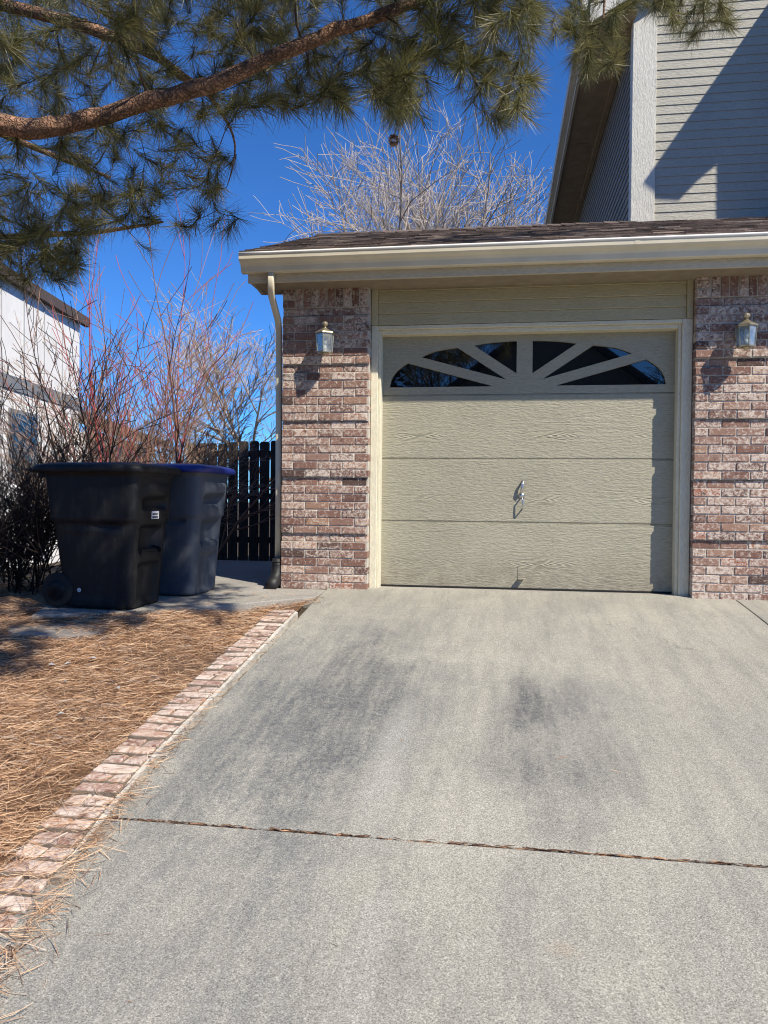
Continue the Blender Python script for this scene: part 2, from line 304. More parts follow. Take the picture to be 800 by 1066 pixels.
# ------------------------------------------------------------------ mesh helpers
class MB:
    def __init__(s): s.v = []; s.f = []; s.t = []
    def add(s, vs, fs, t=0.5):
        o = len(s.v); s.v.extend(tuple(p) for p in vs); s.t.extend([t] * len(vs))
        s.f.extend(tuple(i + o for i in f) for f in fs); return s
    def box(s, x0, x1, y0, y1, z0, z1, t=0.5):
        return s.hexa([(x0, y0, z0), (x1, y0, z0), (x1, y1, z0), (x0, y1, z0), (x0, y0, z1), (x1, y0, z1), (x1, y1, z1), (x0, y1, z1)], t)
    def hexa(s, c, t=0.5):
        return s.add(c, [(0, 3, 2, 1), (4, 5, 6, 7), (0, 1, 5, 4), (1, 2, 6, 5), (2, 3, 7, 6), (3, 0, 4, 7)], t)
    def prism(s, poly, a, b, mp, t=0.5):
        """extrude a 2-D polygon from a to b; mp(u, v, w) gives the 3-D point"""
        n = len(poly); vs = [mp(u, v, a) for u, v in poly] + [mp(u, v, b) for u, v in poly]
        fs = [tuple(range(n))[::-1], tuple(range(n, 2 * n))] + [(i, (i + 1) % n, n + (i + 1) % n, n + i) for i in range(n)]
        return s.add(vs, fs, t)
    def tube(s, pts, rad, n=8, t=0.5, cap=True):
        pts = [V(p) for p in pts]; m = len(pts); rings = []
        ref = V((0.31, 0.17, 0.93))
        for i, p in enumerate(pts):
            d = (pts[min(i + 1, m - 1)] - pts[max(i - 1, 0)])
            d = d.normalized() if d.length > 1e-9 else V((0, 0, 1))
            a = ref - d * ref.dot(d)
            if a.length < 1e-3: a = V((1, 0, 0)) - d * d.x
            a.normalize(); ref = a; b = d.cross(a)
            r = rad[i] if isinstance(rad, (list, tuple)) else rad
            rings.append([p + a * (r * math.cos(2 * math.pi * k / n)) + b * (r * math.sin(2 * math.pi * k / n)) for k in range(n)])
        return s.loft(rings, t, cap)
    def loft(s, rings, t=0.5, cap=True):
        n = len(rings[0]); vs = [p for r in rings for p in r]; fs = []
        for i in range(len(rings) - 1):
            for k in range(n):
                fs.append((i * n + k, i * n + (k + 1) % n, (i + 1) * n + (k + 1) % n, (i + 1) * n + k))
        if cap: fs += [tuple(range(n))[::-1], tuple(range((len(rings) - 1) * n, len(rings) * n))]
        return s.add(vs, fs, t)
    def lathe(s, prof, c, n=20, t=0.5):
        return s.loft([[(c[0] + r * math.cos(2 * math.pi * k / n), c[1] + r * math.sin(2 * math.pi * k / n), c[2] + z) for k in range(n)] for r, z in prof], t)
    def build(s, name, mat, parent=None, smooth=False, bevel=0.0, seg=1, jitter=None):
        me = bpy.data.meshes.new(name); me.from_pydata(s.v, [], s.f)
        a = me.attributes.new('tint', 'FLOAT', 'POINT'); a.data.foreach_set('value', s.t)
        me.materials.append(MAT[mat] if isinstance(mat, str) else mat)
        if smooth: me.polygons.foreach_set('use_smooth', [True] * len(me.polygons))
        me.update()
        o = bpy.data.objects.new(name, me); col.objects.link(o)
        if parent: o.parent = parent
        if bevel:
            b = o.modifiers.new('bevel', 'BEVEL'); b.width = bevel; b.segments = seg; b.limit_method = 'ANGLE'; b.angle_limit = R(40)
        return o

def tag(o, label=None, cat=None, group=None, kind=None):
    if label: o['label'] = label
    if cat: o['category'] = cat
    if group: o['group'] = group
    if kind: o['kind'] = kind
    return o
def empty(name, loc=(0, 0, 0), rz=0.0):
    o = bpy.data.objects.new(name, None); col.objects.link(o); o.location = loc; o.rotation_euler = (0, 0, rz); o.empty_display_size = 0.2
    return o
def copy_tree(o, parent=None):
    c = o.copy(); col.objects.link(c); c.parent = parent
    for ch in [x for x in bpy.data.objects if x.parent == o]: copy_tree(ch, c)
    return c
def rr(a, b): return random.uniform(a, b)

def strips(name, P0, P1, width, tint, mat, parent=None, bend=0.0, rng=None):
    """many thin flat needles as quads (numpy)"""
    rng = rng or np.random.default_rng(3)
    n = len(P0); d = P1 - P0
    r = rng.normal(size=(n, 3)); side = np.cross(d, r); side /= np.linalg.norm(side, axis=1)[:, None] + 1e-9
    side *= (np.asarray(width) * 0.5).reshape(-1, 1)
    if bend:
        mid = (P0 + P1) / 2 + np.cross(d, side / (np.linalg.norm(side, axis=1)[:, None] + 1e-9)) * (rng.uniform(-bend, bend, size=(n, 1)))
        vs = np.stack([P0 - side, P0 + side, mid - side, mid + side, P1 - side * .4, P1 + side * .4], 1).reshape(-1, 3); nv = 6
        base = (np.arange(n) * 6)[:, None]
        fc = np.concatenate([base + np.array([0, 1, 3, 2]), base + np.array([2, 3, 5, 4])], 1).reshape(-1, 4)
    else:
        vs = np.stack([P0 - side, P0 + side, P1 + side * .4, P1 - side * .4], 1).reshape(-1, 3); nv = 4
        fc = (np.arange(n) * 4)[:, None] + np.array([0, 1, 2, 3])
    me = bpy.data.meshes.new(name); nf = len(fc)
    me.vertices.add(len(vs)); me.vertices.foreach_set('co', vs.astype(np.float32).ravel())
    me.loops.add(nf * 4); me.loops.foreach_set('vertex_index', fc.astype(np.int32).ravel())
    me.polygons.add(nf); me.polygons.foreach_set('loop_start', (np.arange(nf) * 4).astype(np.int32))
    me.update(calc_edges=True)
    a = me.attributes.new('tint', 'FLOAT', 'POINT'); a.data.foreach_set('value', np.repeat(tint, nv).astype(np.float32))
    me.materials.append(MAT[mat]); o = bpy.data.objects.new(name, me); col.objects.link(o)
    if parent: o.parent = parent
    return o

# ================================================================== GROUND
def smooth(a, b, x):
    t = max(0.0, min(1.0, (x - a) / (b - a))); return t * t * (3 - 2 * t)
def terrain(x, y):
    if y < -9.0: z = -1.12
    elif y < -0.4: z = 0.12 * y - 0.03
    elif y < 0.4: z = -0.078 - 0.03 * smooth(-0.4, 0.4, y)
    else: z = -0.108 - 0.02 * min(y, 14)
    z -= 0.035 * smooth(-0.36, -0.9, x) if y > -6 else 0
    f = smooth(-0.62, -1.15, x) * smooth(-2.6, -1.35, y) * (1 - smooth(-0.3, 0.3, y))
    z = z * (1 - f) + (-0.026 + 0.035 * y - 0.034) * f
    z -= 0.75 * smooth(-4.5, -9.5, x)
    if -9 < y < 30: z += 0.015 * noise.noise(V((x * 1.7, y * 1.7, 0))) * smooth(-0.55, -1.2, x)
    return z
xs = sorted(set([-400, -200, -100, -60, -40, -28, -20] + [round(-15 + i * 0.5, 2) for i in range(20)] + [round(-5 + i * 0.16, 2) for i in range(30)] + [-0.36, 0, 1, 3, 6, 9, 14, 20, 40, 80, 160, 400]))
ys = sorted(set([-400, -200, -100, -60, -40, -30, -22, -16, -12, -10, -9] + [round(-8 + i * 0.2, 2) for i in range(50)] + [2.5, 3, 4, 5, 6, 8, 10, 14, 18, 24, 40, 80, 160, 400]))
g = MB(); nx = len(xs)
g.v = [(x, y, terrain(x, y) - (0.05 if -0.36 <= x <= 8 and -9 < y < 1 else 0)) for y in ys for x in xs]; g.t = [0.5] * len(g.v)
g.f = [(j * nx + i, j * nx + i + 1, (j + 1) * nx + i + 1, (j + 1) * nx + i) for j in range(len(ys) - 1) for i in range(nx - 1)]
tag(g.build('ground', 'soil', None, True), kind='structure')

# needle bed: a finer sheet 1 cm above the soil
bx = [round(-4.6 + i * 0.1, 2) for i in range(43)]; by = [round(-6.6 + i * 0.1, 2) for i in range(76)]
g = MB(); n_ = len(bx)
g.v = [(x, y, terrain(x, y) + 0.012 + 0.012 * noise.noise(V((x * 5, y * 5, 3)))) for y in by for x in bx]; g.t = [0.5] * len(g.v)
g.f = [(j * n_ + i, j * n_ + i + 1, (j + 1) * n_ + i + 1, (j + 1) * n_ + i) for j in range(len(by) - 1) for i in range(n_ - 1)]
tag(g.build('planting_bed', 'bed', None, True), kind='structure')

# driveway: separate slabs with open joints
def dz(y): return 0.12 * y - 0.012 if y < -0.55 else -0.078 + (y + 0.55) * 0.105
drv = MB()
def slab(x0, x1, y0, y1, ed=0.0):
    n = max(1, int((y1 - y0) / 0.4)) if False else 1
    drv.hexa([(x0, y0, dz(y0) - 0.14), (x1, y0, dz(y0) - 0.14), (x1, y1, dz(y1) - 0.14), (x0, y1, dz(y1) - 0.14),
              (x0, y0, dz(y0)), (x1, y0, dz(y0)), (x1, y1, dz(y1)), (x0, y1, dz(y1))])
JX = 2.90
for (xa, xb) in ((-0.345, JX - 0.004), (JX + 0.004, 7.2)):
    slab(xa, xb, -0.546, 0.085); slab(xa, xb, -3.666, -0.552); slab(xa, xb, -7.3, -3.673); slab(xa, xb, -10.6, -7.31)
tag(drv.build('driveway', 'concrete', None, False, 0.006, 2), kind='structure')
# garage slab lip at the door
lip = MB(); lx = [0.06 + i * 0.1 for i in range(25)]
for i in range(24):
    a, b = 0.012 * noise.noise(V((lx[i] * 6, 0, 0))), 0.012 * noise.noise(V((lx[i + 1] * 6, 0, 0)))
    lip.hexa([(lx[i], 0.086 + a, -0.08), (lx[i + 1], 0.086 + b, -0.08), (lx[i + 1], 0.4, -0.08), (lx[i], 0.4, -0.08),
              (lx[i], 0.086 + a, -0.014), (lx[i + 1], 0.086 + b, -0.014), (lx[i + 1], 0.4, -0.014), (lx[i], 0.4, -0.014)])
tag(lip.build('garage_floor', 'path', None), kind='structure')
# side path by the fence
pz = lambda x, y: -0.026 + 0.035 * y
pth = MB(); poly = [(-0.352, -0.40), (-1.31, -1.24), (-2.06, -1.50), (-2.22, -1.0), (-2.25, 0.2), (-2.1, 1.9), (-0.80, 1.9), (-0.80, -0.02), (-0.352, -0.02)]
n = len(poly)
pth.add([(x, y, pz(x, y) - 0.12) for x, y in poly] + [(x, y, pz(x, y)) for x, y in poly], [tuple(range(n))[::-1], tuple(range(n, 2 * n))] + [(i, (i + 1) % n, n + (i + 1) % n, n + i) for i in range(n)])
tag(pth.build('path', 'path', None, False, 0.008, 2), kind='structure')
# street and pavement behind the viewpoint
st = MB(); st.add([(-200, -22, -1.11), (200, -22, -1.11), (200, -12.2, -1.11), (-200, -12.2, -1.11)], [(0, 1, 2, 3)])
tag(st.build('street', 'asphalt'), kind='structure')
sw = MB(); sw.box(-60, 60, -12.2, -10.7, -1.25, -1.0)
tag(sw.build('pavement', 'path', None, False, 0.02, 2), kind='structure')

# brick edging
def eoff(y): return 0.10 * max(0.0, (-3.15 - y) / 1.1) ** 1.4 if y > -4.7 else 0.10 * (1.55 / 1.1) ** 1.4
def ez(y): return 0.12 * y - 0.012
edg = MB(); mor = MB(); crb = MB(); yy = -0.80; pr = None; rw = 0
while yy > -6.5:
    w_ = rr(0.069, 0.078); y1 = yy - w_; o = eoff(yy) + rr(-0.002, 0.002)
    z0 = ez(yy - w_ / 2) + 0.016 + rr(-0.004, 0.004) - 0.10 * max(0, min(1, (-3.45 - yy) / 1.4)) * 0.28
    a = -0.580 + o; b = -0.40 + o
    cuts = [a, b] if rw % 2 == 0 else [a, a + rr(0.085, 0.105), b]
    for c0, c1 in zip(cuts[:-1], cuts[1:]):
        tl = rr(-0.007, 0.007)
        edg.hexa([(c0, y1, z0 - .09), (c1 - .007, y1, z0 - .09), (c1 - .007, yy, z0 - .09), (c0, yy, z0 - .09),
                  (c0, y1, z0 + tl), (c1 - .007, y1, z0 - tl), (c1 - .007, yy, z0 - tl + .002), (c0, yy, z0 + tl + .002)], rr(0.3, 0.95))
    yn = y1 - 0.0095
    mor.hexa([(a - .008, yn, z0 - .1), (b + .028, yn, z0 - .1), (b + .028, yy, z0 - .1), (a - .008, yy, z0 - .1),
              (a - .004, yn, z0 - .006), (b - .004, yn, z0 - .006), (b - .004, yy, z0 - .006), (a - .004, yy, z0 - .006)])
    ob, oa = eoff(yn) - .40, eoff(yy) - .40; zb_, za_ = ez(yn) + .008 + .004 * noise.noise(V((0, yn * 5, 2))), ez(yy) + .008 + .004 * noise.noise(V((0, yy * 5, 2)))
    zb_ -= 0.028 * max(0, min(1, (-3.45 - yn) / 1.4)); za_ -= 0.028 * max(0, min(1, (-3.45 - yy) / 1.4))
    crb.hexa([(ob - .004, yn, zb_ - .1), (ob + .016, yn, zb_ - .1), (oa + .016, yy, za_ - .1), (oa - .004, yy, za_ - .1), (ob - .004, yn, zb_), (ob + .014, yn, zb_ - .008), (oa + .014, yy, za_ - .008), (oa - .004, yy, za_)])
    yy = yn; rw += 1
er = empty('brick_edging', (-0.5, -3, 0)); tag(er, 'low edging of weathered red bricks between driveway and needle bed', 'edging')
for mb, nm, mt, bv in ((edg, 'bricks', 'paver', 0.007), (mor, 'mortar_bed', 'mortar_dark', 0.0), (crb, 'mortar_lip', 'mortar_pale', 0.0)):
    o = mb.build(nm, mt, er, False, bv, 2); o.location = (0.5, 3, 0)

# dead needles lying on the bed
rng = np.random.default_rng(11)
def litter(n, x0, x1, y0, y1, accept, zf, lift=0.02, L=(0.05, 0.13), wd=(0.0010, 0.0023)):
    x = rng.uniform(x0, x1, n); y = rng.uniform(y0, y1, n)
    k = np.array([accept(a, b) for a, b in zip(x, y)]); x, y = x[k], y[k]; n = len(x)
    z = np.array([zf(a, b) for a, b in zip(x, y)]) + rng.uniform(0.001, lift, n)
    th = rng.uniform(0, 2 * np.pi, n); ln = rng.uniform(*L, n); ti = rng.normal(0, 0.22, n)
    d = np.stack([np.cos(th) * ln, np.sin(th) * ln, ti * ln * .6], 1)
    P = np.stack([x, y, z], 1)
    return P - d / 2, P + d / 2, rng.uniform(*wd, n), np.clip(rng.normal(0.50, 0.30, n), 0, 0.97)
def in_bed(x, y):
    if x > -0.555 + eoff(y): return False
    # keep off the path
    if y > -1.55 and y > -1.24 + (x + 1.31) * (0.84 / 0.958) + 0.02 and x > -1.31: return False
    if y > -1.24 + (x + 1.31) * 0.36 and -2.10 - .25 * (y + 1.5) < x <= -1.31: return False
    if y > -0.62 and x > -2.2: return False
    return noise.noise(V((x * 1.3, y * 1.3, 9))) > -0.28 or random.random() < 0.32
tz = lambda x, y: terrain(x, y) + 0.016
sets = [litter(72000, -2.7, -0.45, -4.9, -0.62, in_bed, tz, 0.026), litter(9000, -4.4, -2.7, -5.0, -1.4, in_bed, tz, 0.02), litter(5000, -3.6, -2.0, -1.4, 0.6, in_bed, tz, 0.02), litter(5000, -2.2, -0.4, -6.4, -4.9, in_bed, tz, 0.02)]
# drifted along the edging and the joint
def near_edge(x, y):
    o = eoff(y); f = 0.025 + 0.060 * smooth(-2.0, -4.2, y)
    return -0.385 + o < x < -0.385 + o + f * abs(random.gauss(0, 0.8)) and random.random() < 0.30 + 0.7 * smooth(-2.2, -3.6, y)
sets.append(litter(30000, -0.5, 0.1, -6.2, -0.75, near_edge, lambda x, y: max(dz(y), ez(y)) + 0.002, 0.018, (0.05, 0.12)))
sets.append(litter(5200, -0.62, -0.25, -6.0, -0.75, lambda x, y: -.60 < x - eoff(y) < -.38 and random.random() < 0.10 + 0.9 * smooth(-3.2, -4.1, y), lambda x, y: ez(y) + 0.018, 0.014))
sets.append(litter(900, -0.75, -0.30, -0.85, -0.35, lambda x, y: abs(y - (-0.40 + (x + .35) * 0.9) + .06) < 0.12, lambda x, y: dz(y) + 0.003, 0.014, (0.03, 0.09)))
sets.append(litter(500, -3.0, -0.5, -1.4, -0.2, lambda x, y: y > -1.2 + (x + 1.31) * 0.87 and y > -1.5, lambda x, y: pz(x, y) + 0.002, 0.003))
sets.append(litter(60, -0.3, 2.8, -5.5, -0.3, lambda x, y: random.random() < 0.35, lambda x, y: dz(y) + 0.002, 0.003, (0.02, 0.06)))
P0, P1, W_, T_ = [np.concatenate([s_[i] for s_ in sets]) for i in range(4)]
# joint filled with broken needles (aligned with the joint)
nj = 1300; xj = rng.uniform(-0.34, 2.9, nj); P = np.stack([xj, -3.6695 + rng.normal(0, 0.002, nj), np.full(nj, dz(-3.6695)) + rng.uniform(-0.02, 0.004, nj)], 1)
th = rng.normal(0, 0.25, nj); ln = rng.uniform(0.015, 0.06, nj); d = np.stack([np.cos(th) * ln, np.sin(th) * ln * .5, rng.normal(0, .004, nj)], 1)
P0 = np.concatenate([P0, P - d / 2]); P1 = np.concatenate([P1, P + d / 2]); W_ = np.concatenate([W_, rng.uniform(.002, .005, nj)]); T_ = np.concatenate([T_, np.clip(rng.normal(.10, .16, nj), 0, .8)])
o = strips('needle_litter', P0, P1, W_, T_, 'dead_needles', None, 0.12, rng)
tag(o, 'fallen tan pine needles covering the bed and drifting onto the driveway', 'pine needles', kind='stuff')

# a few curled grey leaves and the flat stone in the bed
lf = MB()
for i in range(46):
    x, y = rr(-2.4, -0.75), rr(-4.2, -1.3)
    if not in_bed(x, y): continue
    z = terrain(x, y) + 0.045; a = rr(0, 6.28); s_ = rr(0.012, 0.026); u = V((math.cos(a), math.sin(a), rr(-.2, .2))) * s_; v = V((-math.sin(a), math.cos(a), rr(-.3, .3))) * s_ * .6; c = V((x, y, z))
    lf.add([c - u, c - v + V((0, 0, .008)), c + u, c + v + V((0, 0, .006))], [(0, 1, 2), (0, 2, 3)], 1.0 if random.random() < .5 else 0.1)
for i in range(60):       # fallen twigs and bark chips
    x, y = rr(-2.5, -0.7), rr(-4.4, -1.2)
    if not in_bed(x, y): continue
    z = terrain(x, y) + 0.040; a = rr(0, 6.28); L = rr(.03, .16); p = V((x, y, z)); d = V((math.cos(a), math.sin(a), rr(-.06, .1))) * L
    lf.tube([p, p + d * .5 + V((rr(-.01, .01), rr(-.01, .01), .004)), p + d], [rr(.002, .0045), .0025, .0015], 5, rr(0, .22))
tag(lf.build('leaf_litter', 'dead_needles'), 'small grey leaves and brown twigs scattered over the needles', 'leaves', kind='stuff')
fs = MB(); c = (-1.74, -1.72); pts = [(c[0] + 0.36 * math.cos(a) * rr(.85, 1.1), c[1] + 0.15 * math.sin(a) * rr(.85, 1.1)) for a in [i * 6.283 / 11 for i in range(11)]]
n = len(pts); zf = terrain(*c) + 0.028
fs.add([(x, y, zf - .06) for x, y in pts] + [(x, y, zf + (y - c[1]) * .1) for x, y in pts], [tuple(range(n))[::-1], tuple(range(n, 2 * n))] + [(i, (i + 1) % n, n + (i + 1) % n, n + i) for i in range(n)])
tag(fs.build('flat_stone', 'flagstone', None, False, 0.012, 2), 'flat grey stone half buried in needles before the black bin', 'stone')

# ================================================================== HOUSE
house = empty('house', (0, 0, 0)); tag(house, 'brick and siding house with beige single garage door and lean shingle roof', 'house')
# --- brick
CH = 0.0675; Z0 = -0.035
def brick_wall(name, x0, x1, left_end, seed, par):
    random.seed(seed); b = MB(); m = MB()
    nc = 35
    for n in range(nc):
        rec = 0.019 if n % 7 == 6 else 0.0
        za, zb = Z0 + n * CH + 0.0045, Z0 + (n + 1) * CH - 0.0045
        m.box(x0 + .002, x1 - .002, 0.007 + rec, 0.10, Z0 + n * CH, Z0 + (n + 1) * CH)
        x = x0 - (0.0 if n % 2 == 0 else 0.105)
        while x < x1 - 0.01:
            a, c_ = max(x, x0), min(x + 0.200, x1)
            if c_ - a > 0.03:
                j = rr(-0.0018, 0.0018); k = rr(-.0016, .0016)
                t = min(.95, max(0, random.gauss(0.5, 0.29))) if random.random() > .012 else 1.0
                b.box(a, c_, rec + j, 0.09, za + k, zb + k, t)
            x += 0.210
    # soldier course under the eave
    zt = Z0 + nc * CH; m.box(x0 + .002, x1 - .002, 0.008, 0.10, zt, 2.56)
    x = x0
    for q in range(3): b.box(x0, x0 + 0.10, rr(-.001, .001), .09, zt + q * CH + .004, zt + (q + 1) * CH - .004, rr(.1, .6))
    x += 0.112
    while x < x1 - 0.03:
        b.box(x, min(x + 0.058, x1), rr(-.0015, .0015), .09, zt + .004, zt + 0.196, min(1, max(0, random.gauss(.4, .2)))); x += 0.0685
    o = b.build(name, 'brick', par, False, 0.0035, 1); m.build('mortar', 'mortar', o)
    return o
brick_wall('brick_wall', -0.748, -0.006, True, 21, house)
brick_wall('brick_wall', 2.574, 4.40, False, 22, house)
random.seed(5)
for a, b_, y_ in ((-0.765, -0.003, -0.018), (2.572, 4.4, 0.004)):
    ft = MB(); ft.box(a, b_, y_, 0.12, -0.16, -0.035); ft.build('footing', 'footing', house, False, 0.006, 2)
# --- garage carcass
wl = MB(); wl.box(-0.745, -0.6, 0.10, 5.0, -0.2, 2.60)
wl.prism([(0.10, 2.6), (5.0, 2.6), (2.3, 3.62)], -0.745, -0.6, lambda u, v, w_: (w_, u, v))
wl.box(-0.6, -0.02, 0.10, 0.3, -0.2, 2.6); wl.box(2.585, 4.4, 0.10, 0.3, -0.2, 2.6); wl.box(-.02, 2.585, .12, .3, 2.19, 2.6)
wl.box(-0.6, 6, 4.85, 5.0, -0.2, 2.6); wl.box(4.4, 8.0, 0.0, 0.3, -0.2, 2.6)
wl.build('side_wall', 'hsiding', house)
# --- trim round the door
for (o0, o1, i0, i1) in ((-0.004, 0.054, 0.054, 0.077), (2.492, 2.570, 2.468, 2.492)):
    tr = MB(); tr.box(o0, o1, 0.085, 0.24, -0.03, 2.186); tr.box(i0, i1, 0.112, 0.24, -0.03, 2.1515)
    tr.build('door_jamb', 'trimv', house, False, 0.004, 2)
t2 = MB(); t2.box(0.054, 2.492, 0.088, 0.24, 2.152, 2.184); t2.box(0.077, 2.468, 0.114, 0.24, 2.116, 2.152)
t2.build('door_head', 'trimh', house, False, 0.004, 2)
hs = MB(); z = 2.188
while z < 2.53:
    z1 = min(z + 0.094, 2.56); hs.hexa([(0.05, .088, z), (2.522, .088, z), (2.522, .14, z), (.05, .14, z), (.05, .100, z1), (2.522, .100, z1), (2.522, .14, z1), (.05, .14, z1)]); z = z1 + 0.0005
hs.box(-0.004, 0.05, 0.075, 0.14, 2.188, 2.56); hs.box(2.522, 2.570, 0.075, 0.14, 2.188, 2.56)
hs.build('header_siding', 'hsiding', house, False, 0.003, 1)
# --- garage door
DY = 0.215
dm = MB(); DX0, DX1 = 0.04, 2.505
for z0, z1 in ((-0.012, 0.538), (0.548, 1.070), (1.080, 1.612)):
    dm.box(DX0, DX1, DY, DY + .05, z0 + .007, z1)
    dm.box(DX0, DX1, DY + .003, DY + .05, z0, z0 + .007); dm.box(DX0, DX1, DY + .002, DY + .05, z1, z1 + .008)
door = dm.build('garage_door', 'door', house, False, 0.004, 2)
# top section with the sunburst openings
XC = 1.268
left = [[(0.137, 1.687), (0.150, 1.752), (0.170, 1.790), (0.201, 1.828), (0.245, 1.863), (0.292, 1.892), (1.014, 1.687)],
        [(0.407, 1.940), (0.465, 1.967), (0.528, 1.989), (0.62, 2.004), (0.713, 2.015), (1.120, 1.742)],
        [(0.848, 2.030), (0.93, 2.045), (1.018, 2.054), (1.11, 2.060), (1.203, 2.062), (1.203, 1.792)]]
holes = left + [[(2 * XC - x, z) for x, z in h][::-1] for h in left]
cu = bpy.data.curves.new('tmp', 'CURVE'); cu.dimensions = '2D'; cu.fill_mode = 'BOTH'; cu.extrude = 0.012
def spl(pts):
    s_ = cu.splines.new('POLY'); s_.points.add(len(pts) - 1); s_.use_cyclic_u = True
    for p, (x, z) in zip(s_.points, pts): p.co = (x, z, 0, 1)
spl([(DX0, 1.622), (DX1, 1.622), (DX1, 2.15), (DX0, 2.15)])
for h in holes: spl(h)
co = bpy.data.objects.new('tmp', cu); col.objects.link(co)
dg = bpy.context.evaluated_depsgraph_get(); me = bpy.data.meshes.new_from_object(co.evaluated_get(dg))
bpy.data.objects.remove(co); me.transform(Matrix(((1, 0, 0, 0), (0, 0, -1, DY + 0.012), (0, 1, 0, 0), (0, 0, 0, 1))))
me.materials.clear(); me.materials.append(MAT['door'])
ts = bpy.data.objects.new('window_section', me); col.objects.link(ts); ts.parent = door
for h in holes:
    pm = MB(); cx = sum(p[0] for p in h) / len(h); cz = sum(p[1] for p in h) / len(h)
    hh = [(cx + (x - cx) * 1.04, cz + (z_ - cz) * 1.06) for x, z_ in h]
    pm.prism(hh, DY + 0.0245, DY + 0.030, lambda u, v, w_: (u, w_, v)); pm.build('window_pane', 'pane', door)
sl_ = MB(); sl_.box(DX0, DX1, DY - .004, DY + .03, -0.0138, 0.004); sl_.build('bottom_seal', 'rubber', door, False, .003, 1)
# handle, keyhole plate, bottom lift plate
hd = MB(); hx = 1.262
hd.tube([(hx + .008, DY - .002, .905), (hx + .004, DY - .038, .885), (hx - .002, DY - .042, .84), (hx - .008, DY - .030, .80), (hx - .010, DY, .790)], [.007, .011, .012, .010, .008], 10)
hd.box(hx - .022, hx + .018, DY - .006, DY + .001, .755, .795)
hd.build('lock_handle', 'steel', door, True)
h2 = MB(); h2.tube([(hx - .004, DY, .765), (hx - .004, DY - .045, .762), (hx + .004, DY - .052, .735), (hx + .004, DY - .052, .690), (hx + .002, DY - .045, .666), (hx + .002, DY, .662)], .0065, 10)
h2.build('pull_handle', 'steel', door, True)
lp = MB(); lp.box(1.234, 1.288, DY - .003, DY + .001, 0.078, 0.182); lp.hexa([(1.234, DY - .045, .078), (1.288, DY - .045, .078), (1.288, DY, .078), (1.234, DY, .078), (1.234, DY - .045, .082), (1.288, DY - .045, .082), (1.288, DY, .082), (1.234, DY, .082)])
for sx in (1.248, 1.274): lp.tube([(sx, DY - .006, .165), (sx, DY, .165)], .004, 8)
lp.build('lift_plate', 'door', door)
# --- eave: soffit, fascia, gutter
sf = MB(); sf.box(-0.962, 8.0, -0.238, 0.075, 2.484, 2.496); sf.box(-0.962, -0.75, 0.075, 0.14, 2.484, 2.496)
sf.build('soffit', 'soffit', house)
fa = MB(); fa.box(-0.966, 8.0, -0.264, -0.239, 2.474, 2.668)
fa.build('fascia', 'fascia', house, False, 0.003, 1)
# rake side: barge board down the gable slope, closed at the corner by a curved return
SL = 0.388; roofz = lambda y: 2.672 + (y + 0.42) * SL if y < 2.3 else 2.672 + 2.72 * SL - (y - 2.3) * SL
rk = MB(); ysr = [-0.239, 0.4, 1.2, 2.3, 3.5, 5.0]
for a, b in zip(ysr[:-1], ysr[1:]):
    za, zb = roofz(a) - .03, roofz(b) - .03
    rk.hexa([(-.966, a, za - .17), (-.945, a, za - .17), (-.945, b, zb - .17), (-.966, b, zb - .17), (-.966, a, za), (-.945, a, za), (-.945, b, zb), (-.966, b, zb)])
rk.prism([(-.236, 2.484), (-.10, 2.470), (0.03, 2.455), (0.10, 2.49), (0.14, 2.56), (0.14, 2.68), (-.236, 2.66)], -.9445, -.935, lambda u, v, w_: (w_, u, v))
rk.build('barge_board', 'fasciay', house)
GX0, GX1 = -1.0, 8.0
prof = [(-.266, 2.655), (-.266, 2.548), (-.272, 2.542), (-.322, 2.542), (-.330, 2.548), (-.338, 2.585), (-.352, 2.605), (-.378, 2.618), (-.392, 2.632), (-.396, 2.668), (-.391, 2.668), (-.386, 2.634), (-.372, 2.622), (-.345, 2.609), (-.332, 2.588), (-.325, 2.550), (-.272, 2.550), (-.271, 2.655)]
gt = MB(); gt.prism(prof, GX0, GX1, lambda u, v, w_: (w_, u, v))
gt.prism(prof[:10], GX0 - .002, GX0 + .002, lambda u, v, w_: (w_, u, v))
gut = gt.build('gutter', 'gutter', house, False)
hm = MB(); hx_ = [GX0 + i * 0.25 for i in range(37)]
hm.tube([(x, -.394, 2.674 + .0015 * noise.noise(V((x * 2, 1, 1)))) for x in hx_], .0105, 8); hm.build('gutter_hem', 'hem', gut, True)
sm_ = MB(); sm_.prism([(y - .0015 if y < -.3 else y, z - .001) for y, z in prof[:10]], 2.04, 2.075, lambda u, v, w_: (w_, u, v)); sm_.build('gutter_seam', 'gutter', gut)
# downspout
def rect_tube(mb, pts, wx, wy):
    rings = []
    for i, p in enumerate(pts):
        p = V(p); d = (V(pts[min(i + 1, len(pts) - 1)]) - V(pts[max(i - 1, 0)])).normalized()
        ax = V((1, 0, 0)) - d * d.x; ax = ax.normalized() if ax.length > .05 else V((0, 1, 0)); ay = d.cross(ax)
        ring = []
        for k in range(16):
            a = 2 * math.pi * (k + .5) / 16; c_, s_ = math.cos(a), math.sin(a)
            sx = math.copysign(abs(c_) ** 0.35, c_); sy = math.copysign(abs(s_) ** 0.35, s_)
            ring.append(p + ax * sx * wx / 2 + ay * sy * wy / 2)
        rings.append(ring)
    mb.loft(rings)
ds = MB(); rect_tube(ds, [(-.760, -.30, 2.545), (-.760, -.300, 2.47), (-.763, -.292, 2.43), (-.772, -.25, 2.375), (-.790, .00, 2.235), (-.799, .06, 2.18), (-.801, .08, 2.12), (-.797, .085, 1.0), (-.796, .085, .17)], .050, .044)
dsp = ds.build('downspout', 'gutter', house, True)
bt = MB()
